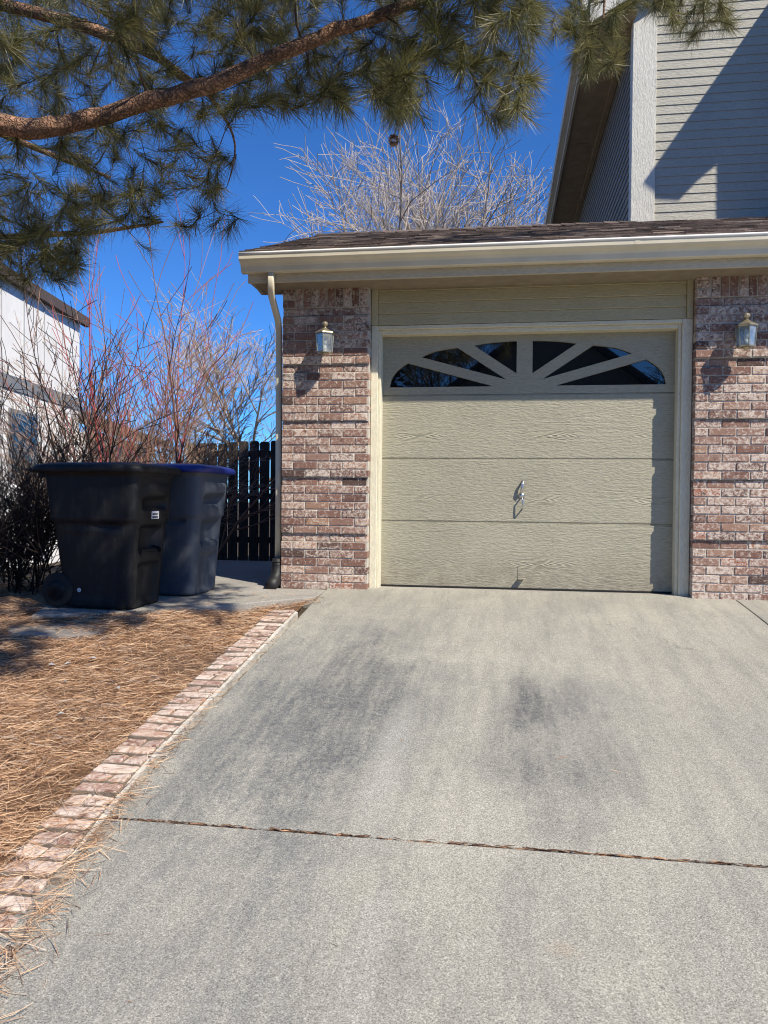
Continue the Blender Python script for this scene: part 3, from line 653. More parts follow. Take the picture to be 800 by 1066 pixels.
bt.tube([(-.790, .05, .22), (-.790, .05, .16), (-.792, .035, .08), (-.80, -.02, .02), (-.805, -.10, -.005)], [.045, .052, .052, .052, .05], 14)
for i in range(5): bt.lathe([(.050, 0), (.056, .006), (.050, .012)], (-.790, .05, .09 + i * .024), 14)
bt.build('downspout_boot', 'black_pipe', house, True)
# --- roof of the garage
rf = MB(); rf.prism([(-.36, 2.640), (2.3, 2.640 + 2.715 * SL), (5.02, 2.640), (5.02, 2.668), (2.3, 2.668 + 2.715 * SL), (-.36, 2.668 + .055 * SL)], -.985, 8.0, lambda u, v, w_: (w_, u, v))
roof = rf.build('roof', 'dark_roof', house)
sh = MB(); cs = math.cos(math.atan(SL)); sn = math.sin(math.atan(SL)); yl = 0.050; Ls = 2.72 / cs; row = 0
def shp(x, l, h): return (x, -.42 + l * cs - h * sn, 2.672 + l * sn + h * cs)
while yl < Ls:
    x = -1.0 - rr(0, .2)
    while x < 8.0:
        w_ = rr(0.10, 0.26); a, b = max(x, -1.0), min(x + w_, 8.0)
        if b - a > .01:
            dr = rr(0, .012) + (0.028 if random.random() < .4 else 0); th = rr(.007, .014); l0 = max(yl - dr, .040); l1 = min(yl + .150, Ls)
            sh.hexa([shp(a, l0, .001), shp(b, l0, .001), shp(b, l1, .0005), shp(a, l1, .0005), shp(a, l0, th), shp(b, l0, th), shp(b, l1, .003), shp(a, l1, .003)], min(1, max(0, random.gauss(.45, .27))))
        x += w_
    yl += .142; row += 1
# back slope in broader courses, ridge cap
yl = 0.0
while yl < Ls:
    x = -1.0
    while x < 8:
        w_ = rr(.5, 1.0); b = min(x + w_, 8)
        f = lambda X, l, h: (X, 5.02 - l * cs + h * sn, 2.672 + l * sn + h * cs)
        sh.hexa([f(b, yl, .001), f(x, yl, .001), f(x, min(yl + .15, Ls), 0), f(b, min(yl + .15, Ls), 0), f(b, yl, .01), f(x, yl, .01), f(x, min(yl + .15, Ls), .003), f(b, min(yl + .15, Ls), .003)], rr(.1, .8)); x = b
    yl += .142
zr = 2.672 + 2.72 * SL; x = -1.0
while x < 2.4:
    sh.hexa([(x, 2.17, zr - .045), (x + .19, 2.17, zr - .045), (x + .19, 2.30, zr + .008), (x, 2.30, zr + .016), (x, 2.17, zr - .030), (x + .19, 2.17, zr - .036), (x + .19, 2.30, zr + .020), (x, 2.30, zr + .030)], rr(.05, .45)); x += .15
sh.build('shingles', 'shingle', roof)
# --- upper storey
UX, UY, UE = 2.5, 2.6, 6.05
RS = 0.55; rake = lambda x: UE + (x - 2.0) * RS
uw = MB(); z = 3.35; EX = 0.0972
while z < 8.2:
    z1 = z + EX; x0 = max(UX + .10, 2.0 + (z1 - UE) / RS + .02)
    if x0 < 6.4: uw.hexa([(x0, UY - .009, z), (7.0, UY - .009, z), (7.0, UY + .03, z), (x0, UY + .03, z), (x0, UY - .001, z1), (7, UY - .001, z1), (7, UY + .03, z1), (x0, UY + .03, z1)])
    z = z1 + .0004
uw.build('upper_wall', 'siding', house)
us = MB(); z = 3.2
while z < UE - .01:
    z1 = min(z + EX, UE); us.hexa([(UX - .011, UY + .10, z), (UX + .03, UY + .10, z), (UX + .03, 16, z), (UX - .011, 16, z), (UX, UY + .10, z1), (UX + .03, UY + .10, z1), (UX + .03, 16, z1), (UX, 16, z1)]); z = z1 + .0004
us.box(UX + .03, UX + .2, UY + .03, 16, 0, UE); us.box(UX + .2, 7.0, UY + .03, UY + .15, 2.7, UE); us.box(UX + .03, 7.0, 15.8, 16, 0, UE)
us.build('upper_side_wall', 'sidingy_shaded', house)
cb = MB(); cb.box(UX - .022, UX + .232, UY - .028, UY + .04, 3.2, rake(UX) - .02); cb.box(UX - .024, UX + .02, UY - .026, UY + .12, 3.2, UE)
cb.build('corner_board', 'corner', house, False, 0.004, 2)
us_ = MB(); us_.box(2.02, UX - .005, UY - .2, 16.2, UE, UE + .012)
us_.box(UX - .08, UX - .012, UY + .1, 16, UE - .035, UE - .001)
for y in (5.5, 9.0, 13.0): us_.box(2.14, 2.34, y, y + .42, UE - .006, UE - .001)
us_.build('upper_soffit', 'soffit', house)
ur = MB()
for (xa, xb) in ((1.98, 6.6),):
    ur.prism([(xa, rake(xa) + .10), (xb, rake(xb) + .10), (11.2, rake(xa) + .10), (11.2, rake(xa) + .20), (xb, rake(xb) + .22), (xa, rake(xa) + .20)], UY - .20, 16.3, lambda u, v, w_: (u, w_, v))
ur.build('upper_roof', 'dark_roof', house)
uf = MB(); uf.box(1.985, 2.02, UY - .2, 16.3, UE - .02, UE + .16)
uf.prism([(-.0, 0), (-.075, .01), (-.085, .10), (-.08, .12), (0, .12)], UY - .19, 16.3, lambda u, v, w_: (1.983 + u, w_, UE + .045 + v))
uf.build('upper_eave_board', 'corner', house, False)
rb = MB(); rb.prism([(1.99, rake(1.99) - .10), (6.6, rake(6.6) - .10), (6.6, rake(6.6) + .10), (1.99, rake(1.99) + .10)], UY - .225, UY - .201, lambda u, v, w_: (u, w_, v))
rb.build('upper_barge_board', 'corner', house)
ug = MB(); ug.prism([(UX - .1, UE + .02), (6.6, rake(6.6)), (6.6, UE + .02)], UY + .035, UY + .15, lambda u, v, w_: (u, w_, v)); ug.build('gable_backing', 'sidingy_shaded', house)
# --- projecting right wing (casts the stepped shadow on the upper wall)
wg = MB(); wg.box(4.93, 9.0, 1.4, 12, 0.0, 6.9); wg.build('wing_wall', 'siding', house)
wr = MB()
wr.prism([(4.514, 6.842), (4.669, 6.707), (4.924, 6.674), (5.123, 6.885), (5.311, 7.043), (9.4, 8.05), (9.4, 8.25)], 1.1, 6.2, lambda u, v, w_: (u, w_, v + 0.14 * (w_ - 1.1)))
wr.build('wing_roof', 'dark_roof', house)

# ================================================================== WALL LAMPS
lamp = empty('wall_lamp', (-0.353, 0.0, 2.03)); tag(lamp, 'weathered brass wall lantern on the left brick pier by the downspout', 'wall lamp', 'lanterns either side of the garage door')
b = MB(); b.lathe([(.0, 0), (.052, 0), (.052, .006), (.044, .014), (.03, .016), (0, .016)], (0, 0, 0), 20)
b.v = [(x, -z_ + .0, y * 1.5 + .03) for x, y, z_ in b.v]
b.build('back_plate', 'brass', lamp, True)
ar = MB(); ar.tube([(0, -.01, .075), (0, -.045, .088), (0, -.09, .083), (0, -.125, .058)], .007, 8); ar.build('arm', 'brass', lamp, True)
LC = (0, -.132); hexp = lambda r, z_: [(LC[0] + r * math.cos(a), LC[1] + r * math.sin(a), z_) for a in [math.pi / 6 + i * math.pi / 3 for i in range(6)]]
fm = MB(); top, bot = hexp(.074, .050), hexp(.063, -.100)
for i in range(6):
    fm.tube([bot[i], top[i]], .0042, 6)
    fm.tube([bot[i], bot[(i + 1) % 6]], .006, 6); fm.tube([top[i], top[(i + 1) % 6]], .007, 6)
fm.loft([hexp(.066, -.108), hexp(.066, -.098)]); fm.build('cage', 'brass', lamp)
cp = MB(); cp.loft([hexp(.084, .050), hexp(.082, .058), hexp(.046, .078), hexp(.026, .090), hexp(.014, .100)])
cp.lathe([(.012, .095), (.010, .104), (.016, .110), (.022, .116), (.027, .126), (.027, .134), (.020, .144), (.008, .150), (0, .151)], (LC[0], LC[1], 0), 14)
cp.build('cap', 'brass', lamp)
fb = MB(); fb.lathe([(0, -.135), (.008, -.132), (.012, -.124), (.022, -.116), (.040, -.108)], (LC[0], LC[1], 0), 14); fb.build('bottom_finial', 'brass', lamp, True)
for i in range(6):
    p = MB(); j = (i + 1) % 6; k = .985
    q = [V(bot[i]), V(bot[j]), V(top[j]), V(top[i])]; c0 = V((LC[0], LC[1], -.02))
    q2 = [c0 + (a - c0) * k for a in q]; q3 = [c0 + (a - c0) * .955 for a in q]
    p.hexa([q2[0], q2[1], q3[1], q3[0], q2[3], q2[2], q3[2], q3[3]]); p.build('glass_pane', 'clear', lamp)
bl = MB(); bl.lathe([(0, -.098), (.018, -.096), (.018, -.05), (.010, -.046)], (LC[0], LC[1], 0), 12); sk = bl.build('candle_socket', 'bulb', lamp, True)
bl = MB(); bl.lathe([(.009, -.046), (.018, -.03), (.022, -.01), (.016, .015), (.005, .035), (0, .038)], (LC[0], LC[1], 0), 12); bl.build('bulb', 'bulb', lamp, True)
l2 = copy_tree(lamp); l2.location = (2.905, 0, 2.015); l2['label'] = 'weathered brass wall lantern on the right brick pier near frame edge'

# ================================================================== BINS
def bin_ring(z, fx, bx_, hw, rad, n=72, push=None):
    """rounded rectangle ring from back -bx_ to front fx, half width hw"""
    out = []
    for k in range(n):
        a = 2 * math.pi * k / n; c_, s_ = math.cos(a), math.sin(a); e = 0.28
        x = math.copysign(abs(c_) ** e, c_); y = math.copysign(abs(s_) ** e, s_)
        # blend towards a rounder corner
        m_ = max(abs(x), abs(y)); X = (fx - (-bx_)) / 2 * x + (fx - bx_) / 2; Y = hw * y
        p = V((X, Y, z))
        if push: p = push(p, fx, hw)
        out.append(p)
    return out
def make_bin(name, loc, rz, body_mat, lid_mat, label, style):
    root = empty(name, loc, rz); tag(root, label, 'wheelie bin', 'bins on the side path')
    H = 0.985
    def dims(z):
        t = z / H
        fx = 0.265 + 0.075 * t; bx_ = 0.265 + 0.125 * t; hw = 0.232 + 0.058 * t
        c_ = smooth(0.600, 0.625, z); fx += .016 * c_; bx_ += .014 * c_; hw += .016 * c_
        r_ = smooth(0.950, 0.962, z); fx += .018 * r_; bx_ += .018 * r_; hw += .018 * r_
        return fx, bx_, hw
    def push(p, fx, hw):
        z = p.z
        if p.x > fx - .07:
            ay = abs(p.y) / hw
            # centre channel on the front, hood above it, bar pocket
            if ay < .62:
                ch = 1 - smooth(.50, .62, ay)
                d = .035 * ch * (1 - smooth(.30, .335, z)) * smooth(.02, .05, z)
                d += .065 * ch * (smooth(.40, .425, z) - smooth(.565, .59, z))
                d += .050 * ch * (smooth(.70, .715, z) - smooth(.765, .81, z))
                d -= .022 * ch * (smooth(.775, .80, z) - smooth(.86, .90, z))
                p = V((p.x - d, p.y, z))
        else:
            # hand scoop under the collar and a shallow panel on each side
            sx = p.x - .14
            q = max(0, 1 - (sx / .085) ** 2) * (smooth(.555, .575, z) - smooth(.60, .615, z))
            pn = (smooth(-.30, -.27, p.x) - smooth(.02, .05, p.x)) * (smooth(.06, .09, z) - smooth(.52, .55, z))
            if abs(p.y) > hw * .8: p = V((p.x, p.y - math.copysign(.026 * q + .006 * pn, p.y), z))
        return p
    zs = [0.0, .012, .03] + [.05 + i * .0165 for i in range(55)] + [.962, H]
    zs = sorted(z for z in zs if z <= H)
    rings = []
    for z in zs:
        fx, bx_, hw = dims(z)
        if z == 0: fx -= .02; bx_ -= .02; hw -= .02
        rings.append(bin_ring(z, fx, bx_, hw, .06, 88, push))
    bd = MB(); bd.loft(rings); body = bd.build('body', body_mat, root, True)
    fx, bx_, hw = dims(H)
    # lid: shallow dome with a drooping lip and hinge lugs at the back
    ld = MB(); lr = []
    for dzz, gx in ((-.030, .028), (-.028, .034), (0.0, .034), (.014, .026), (.028, -.005), (.040, -.08), (.046, -.17), (.048, -.24)):
        lr.append(bin_ring(H + .006 + dzz, fx + gx, bx_ + gx + .02, hw + gx, .05, 72))
    ld.loft(lr); lid = ld.build('lid', lid_mat, root, True)
    gr = MB()
    gr.tube([(-bx_ - .02, -hw * .8, H - .015), (-bx_ - .075, -hw * .8, H - .005), (-bx_ - .075, hw * .8, H - .005), (-bx_ - .02, hw * .8, H - .015)], .016, 10)
    for s_ in (-1, 1): gr.box(-bx_ - .06, -bx_ + .01, s_ * hw * .55 - .02, s_ * hw * .55 + .02, H - .06, H + .01)
    gr.build('push_handle', body_mat, root, False, .004, 2)
    # catch bar across the front pocket
    cb_ = MB(); f4 = dims(.40)[0]; cb_.tube([(f4 - .022, -.135, .405), (f4 - .022, .135, .405)], .014, 12)
    for s_ in (-1, 1): cb_.prism([(-.05, .37), (.022, .385), (.03, .41), (.012, .425), (-.05, .44)], s_ * .135 - .008, s_ * .135 + .008, lambda u, v, w_: (f4 - .01 + u, w_, v))
    cb_.build('catch_bar', body_mat, root, False, .003, 2)
    wb = dims(.12)[1]
    ax = MB(); ax.tube([(-wb - .015, -.245, .125), (-wb - .015, .245, .125)], .011, 10); ax.build('axle', 'steel', root, True)
    for s_ in (-1, 1):
        wh = MB(); wh.lathe([(.0, -.028), (.105, -.028), (.122, -.02), (.125, 0), (.122, .02), (.105, .028), (0, .028)], (0, 0, 0), 28)
        wh.v = [(x - wb - .015, s_ * .222 + z_, y + .125) for x, y, z_ in wh.v]
        wo = wh.build('wheel', 'rubber', root, True)
        hb = MB(); hb.lathe([(0, -.034), (.07, -.034), (.075, .034), (0, .034)], (0, 0, 0), 20); hb.v = [(x - wb - .015, s_ * .222 + z_, y + .125) for x, y, z_ in hb.v]; hb.build('hub', body_mat, wo, True)
    return root, dims
bb, dm_ = make_bin('wheelie_bin', (-1.72, -1.02, pz(0, -1.02)), R(-4), 'black_plastic', 'black_plastic', 'black wheelie bin with black lid and white sticker at path front', 'a')
# sticker with two lines of blocky print, and the small round maker's mark on the side
fxs = dm_(.655)[0]
stk = MB(); stk.hexa([(fxs - .002, -.05, .635), (fxs - .002, .05, .635), (fxs + .004, .05, .635), (fxs + .004, -.05, .635), (fxs - .002, -.05, .690), (fxs - .002, .05, .690), (fxs + .005, .05, .690), (fxs + .005, -.05, .690)])
sto = stk.build('sticker', 'sticker', bb)
ik = MB()
for r_ in (0, 1):
    yv = -.042
    while yv < .036:
        w_ = rr(.006, .012); ik.box(fxs + .0045, fxs + .0065, yv, yv + w_, .642 + r_ * .022, .654 + r_ * .022); yv += w_ + .005
ik.build('print', 'ink', sto)
mk = MB(); sy = -dm_(.13)[2] - .001
mk.v = []; mk.lathe([(.014, 0), (.014, .004), (.009, .004), (.009, 0)], (0, 0, 0), 18); mk.v = [(x - .12, sy + .004 - z_, y + .13) for x, y, z_ in mk.v]; mk.build('emblem', 'sticker', bb)
make_bin('wheelie_bin', (-1.53, -0.36, pz(0, -.36)), R(-4), 'grey_plastic', 'blue_plastic', 'charcoal wheelie bin with dark blue lid standing beside the fence', 'b')

# ================================================================== FENCE
fc = empty('wood_fence', (-2.2, 4.2, -0.1)); tag(fc, 'dark wooden picket fence with dog eared tops behind the blue lidded bin', 'fence')
pk = MB(); x = -3.35
while x < -0.80:
    t = 1.50 + 0.045 * (x + 3.35) / 1.2 + rr(-.012, .012); w_ = rr(.135, .142); e = .022; y_ = rr(-.004, .004)
    pk.prism([(x, -.28), (x + w_, -.28), (x + w_, t - e), (x + w_ - e, t), (x + e, t), (x, t - e)], 4.19 + y_, 4.208 + y_, lambda u, v, q: (u + (v * rr(-.001, .001)), q, v)); x += w_ + rr(.010, .020)
def rel(mb): mb.v = [(a + 2.2, b_ - 4.2, c_ + .1) for a, b_, c_ in mb.v]; return mb
rel(pk).build('pickets', 'fence', fc)
for z in (0.1, .72, 1.32):
    q = MB(); q.box(-3.35, -.80, 4.212, 4.25, z, z + .085); rel(q).build('rail', 'fence', fc)
for xx in (-3.3, -0.86): q = MB(); q.box(xx - .045, xx + .045, 4.252, 4.34, -.35, 1.5); rel(q).build('post', 'fence', fc)

# ================================================================== NEIGHBOUR HOUSE
nb = empty('neighbour_house', (-11.0, 11, -.9)); tag(nb, 'white panelled two storey house behind the bare shrubs at left', 'house')
A = V((-10.35, 6.5)); B = V((-11.84, 16.0)); D = (B - A).normalized(); Nn = V((D.y, -D.x))      # Nn points to the right (out of the wall)
def nbp(s_, o_, z): p = A + D * s_ + Nn * o_; return (p.x, p.y, z)
def nbox(mb, s0, s1, o0, o1, z0, z1): mb.hexa([nbp(s0, o1, z0), nbp(s0, o0, z0), nbp(s1, o0, z0), nbp(s1, o1, z0), nbp(s0, o1, z1), nbp(s0, o0, z1), nbp(s1, o0, z1), nbp(s1, o1, z1)])
def part(mb, name, mat, par, **kw): mb.v = [(a - par.location.x, b_ - par.location.y, c_ - par.location.z) for a, b_, c_ in mb.v]; return mb.build(name, mat, par, **kw)
LN = (B - A).length
q = MB(); nbox(q, 0, LN, -8, 0, -1.5, 6.12); part(q, 'wall', 'white_wall', nb)
q = MB(); nbox(q, -.02, LN + .02, .001, .03, 3.42, 3.78); part(q, 'belly_band', 'grey_trim', nb)
q = MB(); s_ = LN - 1.35
while s_ > 0: nbox(q, s_, s_ + .04, .001, .022, -1.4, 3.42); nbox(q, s_, s_ + .04, .001, .022, 3.78, 6.1); s_ -= 1.22
part(q, 'battens', 'batten', nb)
q = MB()
c4 = [nbp(-.5, .14, 6.14), nbp(-.5, -4, 7.85), nbp(LN + .45, -4, 7.85), nbp(LN + .45, .14, 6.14)]
q.hexa([c4[0], c4[1], c4[2], c4[3]] + [(a, b_, c_ + .22) for a, b_, c_ in (c4[0], c4[1], c4[2], c4[3])])
c5 = [nbp(-.5, -8.6, 6.05), nbp(-.5, -4, 7.85), nbp(LN + .45, -4, 7.85), nbp(LN + .45, -8.6, 6.05)]
q.hexa([c5[0], c5[3], c5[2], c5[1]] + [(a, b_, c_ + .22) for a, b_, c_ in (c5[0], c5[3], c5[2], c5[1])])
part(q, 'roof', 'brown_trim', nb)
q = MB(); nbox(q, -.5, LN + .45, 0, .14, 6.09, 6.14); nbox(q, -.5, LN + .45, .14, .17, 6.08, 6.36); part(q, 'eave', 'brown_trim', nb)
for (s0, s1, z0, z1) in ((LN - 4.6, LN - 3.0, 1.15, 2.95), (LN - 8.3, LN - 6.9, 4.2, 5.4)):
    q = MB(); nbox(q, s0, s1, .005, .05, z0, z1); wf = part(q, 'window', 'grey_trim', nb)
    q = MB(); nbox(q, s0 + .1, s1 - .1, .045, .058, z0 + .1, z1 - .1); q.v = [(a - nb.location.x, b_ - nb.location.y, c_ - nb.location.z) for a, b_, c_ in q.v]; q.build('pane', 'pane', wf)
# lower rear wing
q = MB(); nbox(q, LN + .01, LN + 6.5, -6, 0.35, -1.5, 2.75); part(q, 'lower_wall', 'white_wall', nb)
q = MB(); q.hexa([nbp(LN + .02, .9, 2.72), nbp(LN + .02, -3, 4.1), nbp(LN + 7, -3, 4.1), nbp(LN + 7, .9, 2.72), nbp(LN + .02, .9, 2.98), nbp(LN + .02, -3, 4.36), nbp(LN + 7, -3, 4.36), nbp(LN + 7, .9, 2.98)])
part(q, 'lower_roof', 'brown_trim', nb)

# ================================================================== TREES
def grow(mb, p, d, L, r, lev, cfg, rnd, tint=0.3, sides=None):
    n = 4 if lev < 2 else 3
    pts = [p.copy()]; rad = [r]; dd = d.copy()
    up = cfg['up'][min(lev, len(cfg['up']) - 1)]; wig = cfg['wig']
    for i in range(n):
        dd = (dd + V((rnd.gauss(0, wig), rnd.gauss(0, wig), rnd.gauss(0, wig) + up))).normalized()
        p = p + dd * (L / n); pts.append(p); rad.append(max(cfg['rmin'], r * (1 - (i + 1) / n * cfg['taper'])))
    s_ = sides or (8 if lev == 0 else 5 if lev == 1 else 4 if lev == 2 else 3)
    mb.tube(pts, rad, s_, min(1, max(0, tint + rnd.gauss(0, .12))), False)
    if lev + 1 >= cfg['levels']: return
    k = cfg['kids'][lev]
    for i in range(k):
        f = cfg['start'][min(lev, len(cfg['start']) - 1)]; f = f + (1 - f) * ((i + rnd.random()) / k)
        idx = min(n - 1, int(f * n)); q = pts[idx].lerp(pts[idx + 1], f * n - idx); ax = (pts[idx + 1] - pts[idx]).normalized()
        a = rnd.uniform(0, 6.283); perp = ax.orthogonal().normalized(); perp.rotate(Matrix.Rotation(a, 3, ax))
        ang = R(rnd.uniform(*cfg['ang'])); nd = ax * math.cos(ang) + perp * math.sin(ang)
        rr_ = rad[idx] * rnd.uniform(.45, .68)
        grow(mb, q, nd, L * rnd.uniform(*cfg['len']) * (1.15 - .5 * f), max(cfg['rmin'], rr_), lev + 1, cfg, rnd, tint + cfg['lighten'])
    # leader
    if lev < 2: grow(mb, pts[-1], dd, L * .55, rad[-1], lev + 1, cfg, rnd, tint + cfg['lighten'])

def bare_tree(name, loc, label, H, r, mat, seed, cfg_, lean=(0, 0, 1), group='bare trees behind the garage and fence'):
    rnd = random.Random(seed); root = empty(name, loc); tag(root, label, 'tree', group)
    cfg = dict(up=[.10, .07, .05, .03], wig=.13, taper=.6, rmin=.006, levels=5, kids=[7, 6, 5, 5], start=[.45, .25, .2, .1], ang=(22, 52), len=(.55, .8), lighten=.14); cfg.update(cfg_)
    tk = MB(); th = H * cfg.get('trunk', .38)
    pts = [V((0, 0, -.4))]; d = V(lean).normalized(); p = V((0, 0, 0))
    for i in range(4): pts.append(p.copy()); p = p + (d + V((rnd.gauss(0, .04), rnd.gauss(0, .04), 0))) * (th / 3.6)
    tk.tube(pts, [r * 1.25, r * 1.05, r * .95, r * .88, r * .82], 12, .3); tk.build('trunk', mat, root, True)
    cr = MB()
    nl = cfg.get('limbs', 5)
    for i in range(nl):
        a = i * 6.283 / nl + rnd.uniform(-.4, .4); t = R(rnd.uniform(*cfg.get('limb_tilt', (15, 48))))
        st_ = pts[-1].lerp(pts[-2], rnd.uniform(0, .7))
        grow(cr, st_, V((math.cos(a) * math.sin(t), math.sin(a) * math.sin(t), math.cos(t))), H * rnd.uniform(.33, .45), r * rnd.uniform(.42, .62), 1, cfg, rnd, .25)
    cr.build('crown', mat, root, True)
    return root
bare_tree('bare_tree', (-0.95, 14.0, -.35), 'large bare tree with pale twigs rising behind the garage roof', 11.8, .17, 'pale_twig', 4, dict(levels=5, kids=[8, 7, 7, 6], rmin=.0078, limbs=9, limb_tilt=(6, 43), trunk=.36, wig=.15))
bare_tree('bare_tree', (-4.4, 10.5, -.3), 'smaller pale bare tree beside the downspout above the fence', 6.4, .09, 'pale_twig', 9, dict(levels=5, kids=[7, 7, 6, 5], rmin=.0055, limbs=6, limb_tilt=(20, 70), trunk=.3))

def shrub(name, loc, label, mat, seed, n, spread, h, r, cfg_, spread_y=None, group='bare shrubs behind the bins'):
    rnd = random.Random(seed); root = empty(name, loc); tag(root, label, 'shrub', group)
    cfg = dict(up=[.05, .05, .03, .02], wig=.10, taper=.7, rmin=.0022, levels=3, kids=[7, 5, 4], start=[.25, .2, .15], ang=(18, 50), len=(.35, .6), lighten=.1); cfg.update(cfg_)
    mb = MB(); vv_ = cfg.get('vivid', 0)
    for i in range(n):
        viv = vv_ and i % 4 == 0
        a = rnd.uniform(0, 6.283); q = math.sqrt(rnd.random())
        b0 = V((math.cos(a) * q * spread * .35, math.sin(a) * q * (spread_y or spread) * .35, -.15))
        t = R(rnd.uniform(2, 30)) * q + .03
        d = V((math.cos(a) * math.sin(t), math.sin(a) * math.sin(t), math.cos(t)))
        grow(mb, b0, d, h * rnd.uniform(.55, 1.0), r * rnd.uniform(.6, 1.1), 0, dict(cfg, lighten=0, kids=[5, 3], up=[.09]) if viv else cfg, rnd, 1.05 if viv else rnd.uniform(.15, .55), 5)
    mb.build('stems', mat, root, True)
    return root
shrub('red_stemmed_shrub', (-2.95, 1.9, -.15), 'tall bare shrub with red stems behind the bins', 'red_twig', 31, 13, 1.9, 2.75, .022, dict(kids=[9, 6, 4], levels=3, rmin=.0034, vivid=1))
shrub('tan_shrub', (-3.25, 2.7, -.15), 'dense tan twiggy shrub between red stems and fence', 'tan_twig', 33, 30, 2.0, 2.0, .012, dict(kids=[8, 6, 4], levels=4, rmin=.0030))
shrub('dark_shrub', (-3.35, -.35, -.15), 'dense dark shaded shrub at far left beside the black bin', 'dark_twig', 35, 64, 2.6, 1.3, .012, dict(kids=[10, 7, 5], levels=3, rmin=.0030, wig=.12), 2.6)
shrub('dark_stemmed_bush', (-2.75, .55, -.15), 'sparse tall dark stemmed bush rising above the black bin lid', 'dark_twig', 41, 4, 1.6, 2.4, .019, dict(kids=[8, 5, 3], levels=3, rmin=.0030, ang=(25, 60)))

# ------------------------------------------------------------------ the pine
pine = empty('pine_tree', (-4.5, -2.9, -.4)); tag(pine, 'large pine tree with branch and long needles hanging over the driveway', 'tree')
PO = V(pine.location); rnd = random.Random(77)
tk = MB(); tk.tube([V((0, 0, -.5)), V((.05, 0, 1)), V((.0, .05, 3)), V((.1, .0, 5)), V((.05, .05, 7.5)), V((.1, .0, 9.5))], [.26, .22, .20, .16, .10, .03], 14); tk.build('trunk', 'pine_bark', pine, True)
nodes = []     # (point, radius) skeleton the twigs attach to
def limb(pts, rad, name='branch', n=12, sub=4):
    P = [V(p) for p in pts]; out = []; ro = []
    for i in range(len(P) - 1):
        p0, p1, p2, p3 = P[max(i - 1, 0)], P[i], P[i + 1], P[min(i + 2, len(P) - 1)]
        for k in range(sub):
            t = k / sub; out.append(0.5 * ((2 * p1) + (p2 - p0) * t + (2 * p0 - 5 * p1 + 4 * p2 - p3) * t * t + (3 * p1 - p0 - 3 * p2 + p3) * t ** 3)); ro.append(rad[i] + (rad[i + 1] - rad[i]) * t)
    out.append(P[-1]); ro.append(rad[-1])
    out = [p + V((rnd.gauss(0, .15), rnd.gauss(0, .15), rnd.gauss(0, .15))) * r for p, r in zip(out, ro)]
    mb = MB(); mb.tube([p - PO for p in out], [r * rnd.uniform(.93, 1.08) for r in ro], n); mb.build(name, 'pine_bark', pine, True)
    nodes.extend(zip(out, ro))
A_ = at
limb([(-4.45, -2.9, 2.15), (-3.2, -2.8, 2.45), A_(-60, 128, -2.65), A_(0, 131, -2.6), A_(55, 133, -2.55), A_(110, 118, -2.5), A_(200, 94, -2.45), A_(270, 66, -2.4), A_(330, 40, -2.35), A_(400, 15, -2.3), A_(455, -8, -2.25), A_(510, -32, -2.15)],
     [.076, .064, .054, .052, .050, .047, .042, .038, .034, .031, .024, .012])
limb([(-4.4, -2.85, 3.1), (-2.6, -2.5, 3.45), A_(-40, -4, -2.15), A_(0, 4, -2.1), A_(80, 25, -2.05), A_(140, 47, -2.0), A_(192, 79, -1.95), A_(225, 108, -1.85), A_(245, 150, -1.8), A_(238, 190, -1.8)],
     [.06, .05, .040, .036, .034, .030, .024, .012, .006, .003])
limb([(-4.4, -2.8, 2.6), (-2.9, -1.9, 2.35), A_(-20, 246, -1.9), A_(85, 243, -1.8), A_(170, 231, -1.75)], [.05, .035, .02, .015, .007])
limb([(-4.4, -2.9, 5.4), (-1.4, -2.4, 6.2), (.9, -1.6, 6.0), (1.8, -.9, 5.2), A_(632, -40, -.6), A_(628, 25, -.55)], [.08, .06, .04, .022, .012, .006])
limb([(.9, -1.6, 6.0), (2.2, -.9, 5.6), A_(745, -90, -.35), A_(740, -20, -.3)], [.03, .022, .012, .007])
limb([(-4.4, -2.9, 4.2), (-2.5, -2.2, 4.6), A_(150, -260, -1.9), A_(350, -230, -1.5), A_(520, -190, -1.2)], [.07, .06, .04, .03, .02])
limb([(-4.4, -2.9, 3.6), (-3.6, -1.6, 3.7), (-2.9, -.7, 3.6), (-2.3, .0, 3.5)], [.06, .05, .03, .012])
limb([(-4.5, -3.0, 3.0), (-2.8, -3.6, 3.0), A_(20, -60, -3.5), A_(140, -110, -3.7), A_(250, -150, -3.6)], [.06, .045, .03, .02, .010])
twg = MB(); tips = []
def region(x0, x1, y0, y1, d0, d1, n, shape=None):
    out = []
    while len(out) < n:
        u, v = rnd.uniform(x0, x1), rnd.uniform(y0, y1)
        if shape and not shape(u, v): continue
        out.append(A_(u, v, rnd.uniform(d0, d1)))
    return out
T = []
T += region(-40, 300, -30, 118, -2.35, -1.1, 225)
T += region(-60, 170, -40, 70, -3.4, -2.7, 34)
T += region(20, 360, -220, -6, -3.95, -3.45, 190)
T += region(330, 470, -160, -25, -3.4, -3.0, 60)
T += region(120, 480, -330, -20, -3.5, -2.5, 240)
T += region(-40, 228, 118, 200, -2.6, -1.3, 85)
T += region(-40, 150, 190, 262, -2.6, -1.3, 66, lambda u, v: v < 262 - max(0, u - 20) * .2)
T += region(-30, 92, 232, 292, -2.5, -1.4, 70)
T += region(196, 250, 140, 248, -2.0, -1.7, 9)
T += region(430, 600, -220, -30, -2.9, -2.2, 140)
T += region(150, 235, 190, 238, -2.1, -1.7, 10)
T += region(220, 420, -20, 112, -2.25, -1.2, 120, lambda u, v: v < 118 - .08 * (u - 220))
T += region(225, 430, 60, 114, -3.05, -2.6, 34, lambda u, v: v > 66 - (u - 270) * .42 + 34)
